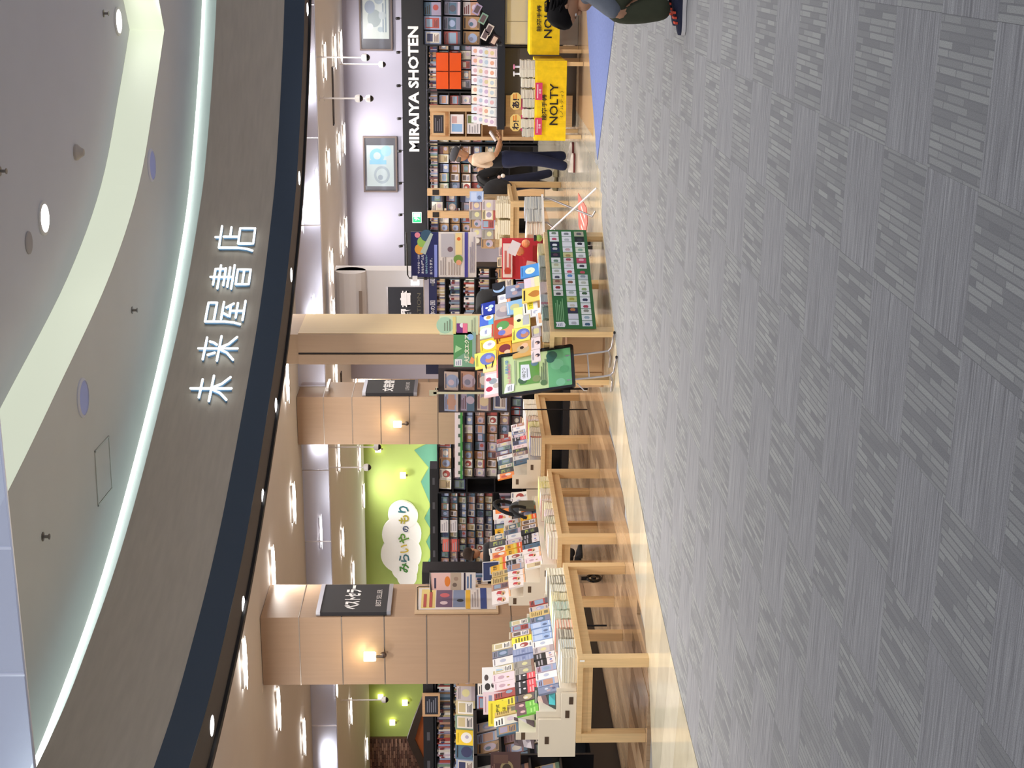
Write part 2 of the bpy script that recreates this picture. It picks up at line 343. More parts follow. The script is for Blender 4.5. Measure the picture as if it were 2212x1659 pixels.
# lower mall ceiling: from the cove back to the riser line
RL=spline([(-3.8,7.3),(-3.75,7.8),(-3.55,8.92),(-3.27,10.14),(-2.81,11.95),(-2.24,13.31),(-1.48,14.28),(-.92,14.91)],6)
mc=MB(); colc=H('d8d8d2')
RLr=resample(RL,len(bk)-1)
# map riser samples to cove samples by arc fraction up to the corner, then run straight to the right
ie=[i for i in range(len(FC)) if FC[i].x<-.9][-1]
is_=[i for i in range(len(FC)) if FC[i].y>6.9][0]
RR=resample(RL,ie-is_)
for i in range(is_,ie):
    a,b=bk[i],bk[i+1]; c,d=RR[i-is_+1],RR[i-is_]
    mc.poly([(a.x,a.y,4.6),(d.x,d.y,4.6),(c.x,c.y,4.6),(b.x,b.y,4.6)],colc)
a=bk[ie]
mc.poly([(a.x,a.y,4.6),(-.92,14.91,4.6),(-.62,14.73,4.6),(3.5,12.3,4.6),(4,19.5,4.6)]+[(bk[i].x,bk[i].y,4.6) for i in range(len(bk)-1,ie,-1)],colc)

ceil2=struct(mc.build('ceiling.001',M_PAINT))
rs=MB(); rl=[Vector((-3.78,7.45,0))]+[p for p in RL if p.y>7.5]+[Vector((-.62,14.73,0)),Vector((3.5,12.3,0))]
ribbon(rs,rl,4.6,rl,4.95,H('dce2cc')); rs.build('riser',M_EM_RISER,ceil2)  # riser brightness is emission added to its surface; no lamp sits there
uc=MB(); uc.poly([(p.x,p.y,4.95) for p in rl]+[(3.5,7.45,4.95)],H('cccbd0')); struct(uc.build('ceiling.002',M_PAINT))
# unused points for a riser ledge lamp, none is built
lg=MB(); q=[p+Vector((0,0,0)) for p in rl]
# pale blank wall pieces
def wallbox(name,x0,x1,y0,y1,z0,z1,c,m=M_PAINT):
    mb=MB(); mb.box(x0,x1,y0,y1,z0,z1,H(c),); return struct(mb.build(name,m))
wallbox('wall_back',-9.4,3.5,30.2,30.4,0,4.05,'aeabbd')
wallbox('wall_right',3.4,3.5,18.0,30.2,0,4.05,'cfc8c4')
wallbox('wall_left',-25.9,-25.8,3,34,0,4.05,'b09a88')
wallbox('wall_far',-26,-9.4,33.35,33.5,0,4.05,'a6bb66')
# ---- green wall decoration: teal mountain ridge, cloud, brick part, gable
gw=MB(); Y=33.34
ridge=[(-12.0,2.52),(-12.08,2.46),(-12.25,2.78),(-12.72,2.42),(-13.1,2.62),(-13.75,2.38),(-14.1,2.54),(-14.45,2.36),(-14.75,2.50),(-15.1,2.36),(-15.5,2.55),(-15.9,2.34),(-16.4,2.5)]
ridge=[(-11.2,2.3),(-11.6,2.62),(-12.08,2.46)]+ridge[2:]
for (x0,z0),(x1,z1) in zip(ridge,ridge[1:]): gw.poly([(x0,Y,1.2),(x1,Y,1.2),(x1,Y,z1),(x0,Y,z0)],H('5a9580')); 
m=gw.build('mountain_mural',M_PAINT); tag(m,'teal zigzag mountain strip along the bottom of the lime green wall','mural')
cd=MB(); CY=33.22
circ=[(-13.95,3.1,.36),(-14.5,3.12,.50),(-15.05,3.14,.52),(-15.45,3.05,.34),(-14.0,3.0,.3),(-15.7,3.0,.25)]
def blob(x,z,r,n=36): return [(x+r*math.cos(2*PI*k/n),z+r*1.0*math.sin(2*PI*k/n)) for k in range(n)]
for k,(x,z,r) in enumerate(circ):
    yy=CY-.002*k
    cd.poly([(px,yy,pz) for px,pz in blob(x,z,r)][::-1],H('efeef2'))
    P=blob(x,z,r)
    for i in range(36): (a,b),(c,d)=P[i],P[(i+1)%36]; cd.poly([(a,yy,b),(c,yy,d),(c,33.33,d),(a,33.33,b)],H('efeef2'))
cd.poly([(-13.9,CY-.001,2.82),(-15.5,CY-.001,2.78),(-15.4,CY-.001,3.42),(-13.9,CY-.001,3.36)][::-1],H('efeef2'))
cloud=cd.build('cloud_sign',M_PAINT); tag(cloud,'white cloud shaped sign with green hiragana on the lime green wall','sign')
tx=MB()
for ch,x,z,h,c in [('み',-15.55,2.93,.27,'3c7d33'),('ら',-15.28,2.93,.27,'3f6a78'),('い',-15.0,2.93,.24,'c9b04a'),('や',-14.74,2.93,.28,'5f8f3c'),('の',-14.42,2.93,.17,'3a4a72'),('も',-14.2,2.93,.26,'a8a040'),('り',-13.93,2.93,.27,'2f6d78')]:
    text(tx,ch,x,z,h,h,H(c),bold=.025,y=CY-.02)
tx.build('lettering',M_PRINT,cloud)
# brick part + gable at the far left
bw=MB(); bw.box(-26,-20.42,33.25,33.34,0,4.05,H('5a4038')); brick=struct(bw.build('wall_far_brick',M_PAINT))
bc=[H(c) for c in ('7a5a4e','8d6a5c','6d4d44','9a7868','5f463e')]; bms=[]
for c in bc:
    b=MB(); b.box(-.11,.11,-.02,.02,-.022,.022,c); bms.append(b.build('brick',M_PAINT,link=False))
nb=0
for r in range(0,26):
    for k in range(0,10):
        x=-20.55-k*.235-(r%2)*.117; z=2.72+r*.052
        if x<-22.4 or nb>=250: continue
        link_obj('brick',bms[random.randrange(5)],brick,(x,33.235,z)); nb+=1
gb=MB()
G=[(-18.9,33.0),( -20.6,33.0)]
def prism(mb,pts,y0,y1,c,mat=0):
    mb.poly([(x,y0,z) for x,z in pts],c,mat); mb.poly([(x,y1,z) for x,z in pts][::-1],c,mat)
    for i in range(len(pts)): (a,b),(p,q)=pts[i],pts[(i+1)%len(pts)]; mb.poly([(a,y0,b),(a,y1,b),(p,y1,q),(p,y0,q)],c,mat)
gy=26.0
def atY(x,z): return (x,z)
gb.v=[]
gab=thing('house_gable','orange gable sign with dark roof band over the far left bookcase','sign',(0,0,0))
g1=MB(); prism(g1,[(-16.55,2.30),(-15.98,2.86),(-15.65,2.30),(-15.0,2.30),(-15.9,3.02)] if False else [(-14.9,2.26),(-15.55,2.455),(-15.97,2.565),(-16.7,2.28),(-17.6,1.95),(-17.6,2.12),(-16.7,2.44),(-15.97,2.73),(-15.55,2.60),(-14.7,2.30)],gy-.06,gy+.06,H('4a403c')); g1.build('roof_band',M_PAINT,gab)
g2=MB(); prism(g2,[(-14.95,2.15),(-14.95,2.25),(-15.55,2.46),(-15.97,2.57),(-16.7,2.285),(-17.6,1.96),(-17.6,1.9)][::-1],gy,gy+.04,H('b8683a')); g2.build('panel',M_PAINT,gab)
g3=MB(); text(g3,'みらいのほん',-16.75,2.2,1.4,.13,H('f2e6dc'),bold=.02,y=gy-.01); g3.build('lettering',M_PRINT,gab)
# ---- lamps in the ceilings
sl=MB(); pts=[]
for k in range(3):
    x=-.185+k*.185
    sl.poly([(x-.13,0,-.055),(x,-.055,-.055),(x+.13,0,-.055),(x,.055,-.055)][::-1],H('fffaf2'),1)
sl.box(-.29,.29,-.075,.075,-.04,0,H('f4f0ea'),0)
slm=sl.build('strip_light',[M_PAINT,M_EM_HI],link=False)
lens=MB()
for k in range(3):
    x=-.17+k*.17; wv=[.075,.09,.07][k]; lens.poly([(x-.17,0,-.05),(x-.05,wv,-.05),(x+.05,wv*.9,-.05),(x+.17,0,-.05),(x+.05,-wv,-.05),(x-.05,-wv*.9,-.05)],H('fffaf2'))
bx=MB(); bx.box(-.29,.29,-.07,.07,-.03,0,H('f6f2ec')); bxm=bx.build('housing',M_PAINT,link=False); lnm=lens.build('lens',M_EM_HI,link=False)
LR=[(0,15.5,'the mostly added row inside the fascia'),(15.5,17.9,'the first row before the curtain'),(17.9,20.4,'the second row before the curtain'),(20.4,22.9,'the first row behind the curtain'),(22.9,25,'the second row behind the curtain'),(25,27.2,'the third row behind the curtain'),(27.2,28.7,'the fourth row behind the curtain'),(28.7,30.3,'the row nearest the white wall'),(30.3,40,'the row nearest the green wall')]
for k,(x,y) in enumerate(STORE_LAMPS):
    lo_,hi_,rn=[q for q in LR if q[0]<=y<q[1]][0]; same=sorted([p for p in STORE_LAMPS if lo_<=p[1]<hi_],key=lambda p:-p[0]); io=same.index((x,y))
    t=thing('strip_light','slim ceiling light, %s from the right in %s'%(ORD_[io],rn),'ceiling light',(x,y,4.05),0,'strip lights of the bookshop ceiling')
    link_obj('housing',bxm,t); link_obj('lens',lnm,t,(0,0,-.002))
dl=MB(); dl.lathe([(.14,0),(.14,-.012),(.115,-.018),(.115,-.006)],24,H('d8d4d0')); dlm=dl.build('trim_ring',M_PAINT,link=False)
dd=MB(); dd.lathe([(.11,-.016),(.0,-.02)],24,H('ffffff')); ddm=dd.build('lens',M_EM_HI,link=False)
for k,(x,y) in enumerate(MALL_LAMPS):
    lbl={0:'round bright downlight nearest the corner of the raised ceiling',1:'round bright downlight over the pale ceiling above the fascia sign'}.get(k,'round downlight added out of view above the grey carpet')
    t=thing('downlight',lbl,'ceiling light',(x,y,4.95),0,None if k<2 else 'added unseen downlights over the corridor')
    link_obj('trim_ring',dlm,t); link_obj('lens',ddm,t)
for x,y,l in [(-2.14,13.88,'blue white round speaker disc on the lower ceiling above the right of the shop sign'),(-3.53,10.83,'blue white round speaker disc on the lower ceiling above the left of the shop sign')]:
    t=thing('ceiling_speaker',l,'speaker',(x,y,4.6)); a=MB(); a.lathe([(.16,0),(.16,-.01),(.14,-.02),(.14,-.01)],28,H('d9d7df')); a.build('rim',M_PAINT,t)
    a=MB(); a.lathe([(.14,-.012),(0,-.014)],28,H('b4bff4')); a.build('face',M_EM_LO if False else M_PAINT,t)
for x,y,z,l in [(-1.66,10.45,4.95,'small sprinkler head furthest from the riser on the upper ceiling'),(-.71,13.88,4.95,'small sprinkler head near the brightest downlight'),(-3.29,12.69,4.6,'small sprinkler head on the lower ceiling above the middle sign letter'),(-4.16,9.52,4.6,'small sprinkler head near the left of the cove')]:
    a=MB(); a.lathe([(.035,0),(.035,-.006),(.012,-.01),(.012,-.04),(.022,-.045),(.022,-.05)],10,H('8c8680')); o=a.build('sprinkler',M_METAL,None,(x,y,z)); tag(o,l,'sprinkler')
a=MB(); a.lathe([(.07,0),(.07,-.02),(.045,-.05),(.03,-.075),(.0,-.08)],18,H('b8aba0')); o=a.build('smoke_detector',M_PAINT,None,(-1.82,12.51,4.95)); tag(o,'beige dome smoke detector on the upper ceiling beside the white riser','detector')
a=MB(); a.lathe([(.09,0),(.09,-.008),(.07,-.012),(0,-.012)],20,H('a39c9a')); o=a.build('ceiling_vent',M_PAINT,None,(-2.3,10.96,4.95)); tag(o,'small round grey vent beside a bright downlight','vent')
t=thing('access_hatch','square access hatch with pale metal rim in the lower ceiling','hatch',(-4.32,11.27,4.6),R(4))
a=MB(); 
for (p,q,r,s_) in [(-.24,.24,-.24,-.225),(-.24,.24,.225,.24),(-.24,-.225,-.24,.24),(.225,.24,-.24,.24)]: a.box(p,q,r,s_,-.008,0,H('c9c6bd'))
a.build('rim',M_METAL,t); a=MB(); a.box(-.222,.222,-.222,.222,-.004,0,H('d8d8d2')); a.build('panel',M_PAINT,t)
# soffit downlights under the fascia
for i,l in [(14,'leftmost'),(18,'second'),(24,'third'),(32,'fourth'),(40,'fifth')]: pass
for k,(x,y) in enumerate(SOFFITS):
    lbl='small round soffit downlight under the dark fascia edge, number counted from the left end'.replace('number counted from the left end',['out past the glass curtain','nearest the glass curtain','left of the first sign letter','below the first sign letter','below the second sign letter','right after the last sign letter','above the framed picture','at the far right end'][k])
    t=thing('soffit_downlight',lbl,'ceiling light',(x-.0,y+.0,3.36)); a=MB(); a.lathe([(.075,.0),(.075,-.004),(.06,-.008),(0,-.008)],20,H('ffffff')); a.build('lens',M_EM_MID,t)
# store smoke curtain, hung glass panels with clips
def curtain(name,label,P,zb,zt,mat,frame,mulls):
    t=thing(name,label,'smoke curtain'); 
    for i,(a,b) in enumerate(zip(P,P[1:])):
        m=MB(); d=(Vector((*b,0))-Vector((*a,0))).normalized(); n=Vector((-d.y,d.x,0))*.006
        m.mesh([Vector((*a,zb))-n,Vector((*b,zb))-n,Vector((*b,zt))-n,Vector((*a,zt))-n,Vector((*a,zb))+n,Vector((*b,zb))+n,Vector((*b,zt))+n,Vector((*a,zt))+n],[(0,1,2,3),(7,6,5,4),(0,4,5,1),(3,2,6,7)],H('c0c4e0'))
        m.build('glass_pane',mat,t)
        m=MB(); m.cyl((*b,zb),(*b,zt),.012,H(frame),6); m.build('clip_post',M_METAL,t)
        m=MB(); m.tube([(*a,zb),(*b,zb)],.009,H(frame),6); m.build('bottom_rail',M_METAL,t)
curtain('smoke_curtain','hung glass smoke curtain crossing the bookshop ceiling behind the wood columns',[(2.5,20.5),(-.9,20.5),(-2.75,20.5),(-4.03,20.5),(-5.4,20.5),(-6.5,20.5)],3.64,4.05,M_CURT,'e8e6ee',0)
curtain('smoke_curtain','hung glass smoke curtain between the rear column and the front column',[(-7.4,20.6),(-7.9,20.6),(-9.1,20.6),(-10.7,20.6),(-12.4,20.6),(-14.0,20.6)],3.64,4.05,M_CURT,'e8e6ee',0)
curtain('smoke_curtain','bluish glass smoke curtain of the mall corner with a white frame',[(-.6,7.4),(-2.6,7.4),(-3.3,7.4),(-4.1,7.4),(-5.2,7.4),(-7.0,7.4)],4.1,4.95,M_CURT2,'dfe2f4',0)
# ---- wood columns
def column(name,x0,x1,y0,y1,label,first,pitch=.428,top=4.05):
    """square column clad in wood panels with recessed dark joints"""
    st=MB(); st.box(x0+.012,x1-.012,y0+.012,y1-.012,0,top,H('3a2a22')); o=struct(st.build(name,M_PAINT)); o['label']=label
    zs=[0]+[z for z in [first+pitch*k for k in range(-4,8)] if .12<z<top-.03]+[top]
    for z0,z1 in zip(zs,zs[1:]):
        g=.006; c=H('b0947b')
        for (a,b,c_,d) in [(x0,x1,y0,y0+.011),(x1-.011,x1,y0+.0111,y1),(x0,x0+.011,y0+.0111,y1),(x0+.0111,x1-.0111,y1-.011,y1)]:
            m=MB(); m.box(a,b,c_,d,z0+g,z1-g,c); m.build('wood_panel',M_PANEL,o)
    for z in zs[1:-1]:
        m=MB(); m.box(x0-.004,x1+.004,y0-.004,y0+.004,z-.004,z+.004,H('a79c92')); m.box(x1-.002,x1+.004,y0,y1,z-.004,z+.004,H('a79c92')); m.build('joint_strip',M_METAL,o)
    return o
S1=1.22
def zs_(z): return 1.56+(z-1.56)*S1
column('column',-7.29*S1,-6.53*S1,12.9*S1,13.66*S1,'front wood panelled column behind the near display table',zs_(1.50),pitch=.428*S1)
column('column.001',-7.31,-6.56,20.15,20.9,'rear wood panelled column beside the green wall view',1.51)
column('column.002',-10.3,-9.42,31.2,31.6,'far wood panelled column beside the back wall',1.5)
c3=MB(); c3.box(-4.57,-4.23,15.25,16.15,0,4.05,H('b89c80')); cc=struct(c3.build('column.003',M_PANEL)); 
a=MB(); a.box(-4.575,-4.46,15.238,15.25,0,3.4,H('b89c82')); a.box(-4.435,-4.225,15.238,15.25,0,3.4,H('b89c82')); a.build('wood_panel',M_PANEL,cc)
a=MB(); a.box(-4.455,-4.44,15.244,15.251,0,3.4,H('1c1210')); a.build('dark_groove',M_BLACK,cc)
a=MB(); a.box(-4.23,-4.222,15.27,16.13,0,3.4,H('d9bf92')); a.build('side_panel',M_PANEL,cc)  # side face coloured paler than the front, its lit look put into the colour
# beam casing above it
# sconces
def sconce(x,y,z,label,k=1):
    t=thing('wall_sconce',label,'wall lamp',(x,y,z)); t.scale=(k,k,k); m=MB(); m.lathe([(.045,-.02),(.05,0),(.05,.095),(.047,.10),(0,.10)],16,H('fff3c4')); m.build('shade',M_EM_SC,t,smooth=False)
    m=MB(); m.cyl((.0,.0,-.09),(0,.0,-.02),.014,H('8c8078'),8); m.ball((0,.03,-.095),.034,H('7b706a'),n=10); m.build('bracket',M_METAL,t)
    l=bpy.data.lights.new('sconce_glow','POINT'); l.energy=2.4*k*k; l.color=(1,.72,.36); l.shadow_soft_size=.04; lo=bpy.data.objects.new('sconce_glow',l); lo.location=(x,y-.06,z+.13); COL.objects.link(lo)
sconce(-6.93*S1,12.82*S1,zs_(2.46),'glowing glass sconce on the front wood column',S1)
sconce(-6.96,20.07,2.50,'glowing glass sconce on the rear wood column')
for k,(x,z,l) in enumerate([(-12.2,3.68,'small square sconce on the green wall beside the rear column'),(-12.9,3.07,'small square sconce on the green wall above the mountain strip'),(-19.19,3.74,'upper small sconce left of the front column on the green wall'),(-19.36,3.1,'lower small sconce left of the front column on the green wall'),(-19.95,3.44,'small sconce nearest the brick on the green wall')]):
    t=thing('wall_sconce',l,'wall lamp',(x,33.3,z)); m=MB(); m.box(-.07,.07,-.07,.0,-.07,.07,H('fff0a8')); m.build('shade',M_EM_SC,t)
    m=MB(); m.cyl((0,-.03,-.12),(0,-.03,-.07),.03,H('8f866a'),8); m.build('bracket',M_METAL,t)
# security cameras hanging from the ceiling
for x,y,zb,l in [(-1.94,24.55,3.19,'hanging dome camera left of the upper framed picture'),(-2.44,29.18,3.17,'hanging dome camera lowest on the white wall'),(-2.67,24.97,3.35,'hanging dome camera with a tag, nearest the ceiling vent'),(-2.76,25.8,3.22,'hanging dome camera just beyond the tagged one'),(-9.03,24.74,3.13,'hanging dome camera close to the rear column'),(-9.23,24.21,3.29,'hanging dome camera in front of the green wall'),(-14.89,25.71,3.14,'hanging dome camera left of the front column')]:
    t=thing('dome_camera',l,'camera',(x,y,zb)); m=MB(); m.cyl((0,0,.08),(0,0,4.05-zb),.014,H('efeef2'),8); m.lathe([(.05,4.04-zb),(.05,4.05-zb)],10,H('e0e0e4')); m.build('pole',M_PAINT,t)
    m=MB(); m.lathe([(.03,.09),(.06,.07),(.068,.03),(.066,.0)],14,H('eeeef0')); m.build('body',M_PAINT,t)
    m=MB(); m.ball((0,0,0),.058,H('0c0c10'),n=12); m.build('dome',M_GLOSS,t)
for (x,y,l,h) in [(-2.9,27.5,'slot shaped ceiling vent above the white wall',0),(-9.0,27.6,'dark slot vent beside the rear column',0),(-12.3,17.9,'dark framed ceiling vent at the far left',0)]:
    t=thing('ceiling_vent',l,'vent',(x,y,4.05)); m=MB(); 
    for s_ in(-.02,.02): pass
    m.box(-.55,.55,-.09,-.07,-.02,0,H('2c2826')); m.box(-.55,.55,.07,.09,-.02,0,H('2c2826')); m.box(-.55,-.53,-.09,.09,-.02,0,H('2c2826')); m.box(.53,.55,-.09,.09,-.02,0,H('2c2826')); m.build('frame',M_BLACK,t)
    m=MB(); m.box(-.5,.5,-.04,.04,-.012,0,H('b8a698')); m.build('blade',M_PAINT,t)
t=thing('air_grille','slatted air grille in the shop ceiling behind the fascia','vent',(-6.75,15.55,4.05))
for k in range(4): m=MB(); m.box(-.3,.3,-.14+k*.075,-.09+k*.075,-.012,0,H('a08e80')); m.build('slat',M_PAINT,t)
# ---- fascia sign 未来屋書店 from round glowing tubes. strokes on a 0..100 grid (x right, y up)
ST={'mi':[[(18,74),(82,74)],[(5,49),(95,49)],[(50,98),(50,2)],[(46,46),(34,27),(10,9)],[(54,46),(66,27),(90,9)]],
'rai':[[(10,82),(90,82)],[(5,47),(95,47)],[(50,98),(50,2)],[(26,72),(34,56)],[(75,73),(72,64),(64,55)],[(46,44),(34,26),(8,8)],[(54,44),(66,26),(92,8)]],
'ya':[[(14,93),(90,93),(90,72),(14,72)],[(14,93),(14,46),(10,22),(3,6)],[(24,55),(92,55)],[(50,54),(34,35),(80,37)],[(70,47),(86,30)],[(30,20),(88,20)],[(20,2),(97,2)],[(57,36),(57,2)]],
'sho':[[(20,93),(82,93),(82,66)],[(5,80),(96,80)],[(18,66),(84,66)],[(50,103),(50,44)],[(12,55),(88,55)],[(4,44),(97,44)],[(22,34),(80,34),(80,0),(22,0),(22,34)],[(24,17),(78,17)]],
'ten':[[(52,103),(52,92)],[(12,90),(94,90)],[(12,90),(12,40),(8,18),(1,3)],[(54,82),(54,44)],[(56,65),(90,65)],[(28,42),(86,42),(86,3),(28,3),(28,42)]]}
def rnd(P):
    if len(P)<3 or P[0]==P[-1]: return P
    return P
sign=thing('shop_sign','row of five glowing white round-tube characters on the bronze fascia','sign')
L=[0]
for a,b in zip(FC,FC[1:]): L.append(L[-1]+(b-a).length)
def along(s_):
    for i in range(len(FC)-1):
        if L[i]<=s_<=L[i+1]:
            u=(s_-L[i])/(L[i+1]-L[i]); return FC[i].lerp(FC[i+1],u),(FC[i+1]-FC[i]).normalized()
    return FC[-1],Vector((1,0,0))
def s_of(x,y):
    p=Vector((x,y,0)); best=(9,0)
    for i in range(len(FC)-1):
        a,b=FC[i],FC[i+1]; d=b-a; u=max(0,min(1,(p-a).dot(d)/d.dot(d))); best=min(best,((p-a-d*u).length,L[i]+u*d.length))
    return best[1]
SIGNPOS=[('mi',s_of(-4.05,12.65),.40,3.91,.395),('rai',s_of(-3.828,13.187),.40,3.92,.39),('ya',s_of(-3.585,13.66),.37,3.925,.40),('sho',s_of(-3.32,14.11),.37,3.92,.385),('ten',s_of(-3.03,14.60),.38,3.925,.40)]
for key,sc_,w_,zc,hh in SIGNPOS:
    m=MB(); bkk=MB()
    for stroke in ST[key]:
        pts=[]
        P=stroke
        dense=[]
        for a,b in zip(P,P[1:]):
            for k in range(4): dense.append((a[0]+(b[0]-a[0])*k/4,a[1]+(b[1]-a[1])*k/4))
        dense.append(P[-1])
        for px,py in dense:
            p,d=along(sc_+(px/100-.5)*w_); n=Vector((d.y,-d.x,0)); q=p+n*.05; pts.append((q.x,q.y,zc+(py/100-.5)*hh))
        m.tube(pts,.0115,H('f2fcff'),8)
        for e_ in (pts[0],pts[-1]): m.ball(e_,.0115,H('f2fcff'),n=8)
        pts2=[]
        for px,py in dense:
            p,d=along(sc_+(px/100-.5)*w_); n=Vector((d.y,-d.x,0)); q=p+n*.018; pts2.append((q.x,q.y,zc+(py/100-.5)*hh))
        bkk.tube(pts2,.010,H('6a8fae'),6)
    m.build('character',M_EM_CH,sign); bkk.build('character_back',M_PAINT,sign)

# ================================================================ BOOKS AND PRINT
def draw(mb,w,h,D,M=None,y0=-.0009,mat=0):
    y=y0
    for d in D:
        k=d[0]
        if k=='r': mb.poly([(d[1]*w,y,d[2]*h),(d[3]*w,y,d[2]*h),(d[3]*w,y,d[4]*h),(d[1]*w,y,d[4]*h)],H(d[5]),mat,M)
        elif k=='c': mb.poly([(d[1]*w+d[3]*w*math.cos(2*PI*i/16),y,d[2]*h+d[3]*w*(d[5] if len(d)>5 else 1)*math.sin(2*PI*i/16)) for i in range(16)],H(d[4]),mat,M)
        elif k=='p': mb.poly([(a*w,y,b*h) for a,b in d[1]],H(d[2]),mat,M)
        elif k=='l':
            n=d[1]
            for i in range(n):
                z=d[3]+(d[5]-d[3])*(i+.25)/n; zz=z+(d[5]-d[3])/n*.5; x1=d[4]-(d[4]-d[2])*((i*37)%5)*.07
                mb.poly([(d[2]*w,y,z*h),(x1*w,y,z*h),(x1*w,y,zz*h),(d[2]*w,y,zz*h)],H(d[6]),mat,M)
        elif k=='t': text(mb,d[1],d[2]*w,d[3]*h,d[4]*w,d[5]*h,H(d[6]),M,bold=d[7] if len(d)>7 else 0,mat=mat,y=y)
        y-=.0004
PAL=['c8b7b0','7e7f96','3b3f63','d9d2c8','b98d78','8aa0b8','e3dcd6','6a5a55','c9ba90','a74b46','4f6b83','d8c3a0','9a8fa8','e6e0e4','54505e','b7a7b8','7b9480','a8845c','f0ece6','7e5a60','98a6c8','cbb9c9']
DK=['2c2b36','5b2f33','2f3d66','44403c','7a2f35','1f2430']
def rdesign(r):
    bg=r.choice(PAL); D=[('r',0,0,1,1,bg)]; a=r.choice(PAL); b=r.choice(DK); t=r.random()
    if t<.35: D+=[('r',.08,.25,.92,.72,a),('c',.5,.48,.26,r.choice(PAL)),('l',2,.1,.78,.9,.94,b),('r',0,0,1,.16,r.choice(PAL))]
    elif t<.6: D+=[('c',.5,.42,.36,a),('c',.42,.5,.16,r.choice(PAL)),('l',1,.1,.82,.9,.95,b),('l',2,.15,.05,.7,.14,b)]
    elif t<.8: D+=[('r',0,.55,1,1,a),('l',3,.1,.6,.8,.95,b),('c',.6,.3,.22,r.choice(PAL))]
    else: D+=[('r',.1,.1,.9,.9,a),('r',.2,.5,.8,.85,r.choice(PAL)),('l',4,.2,.14,.8,.42,b)]
    return D
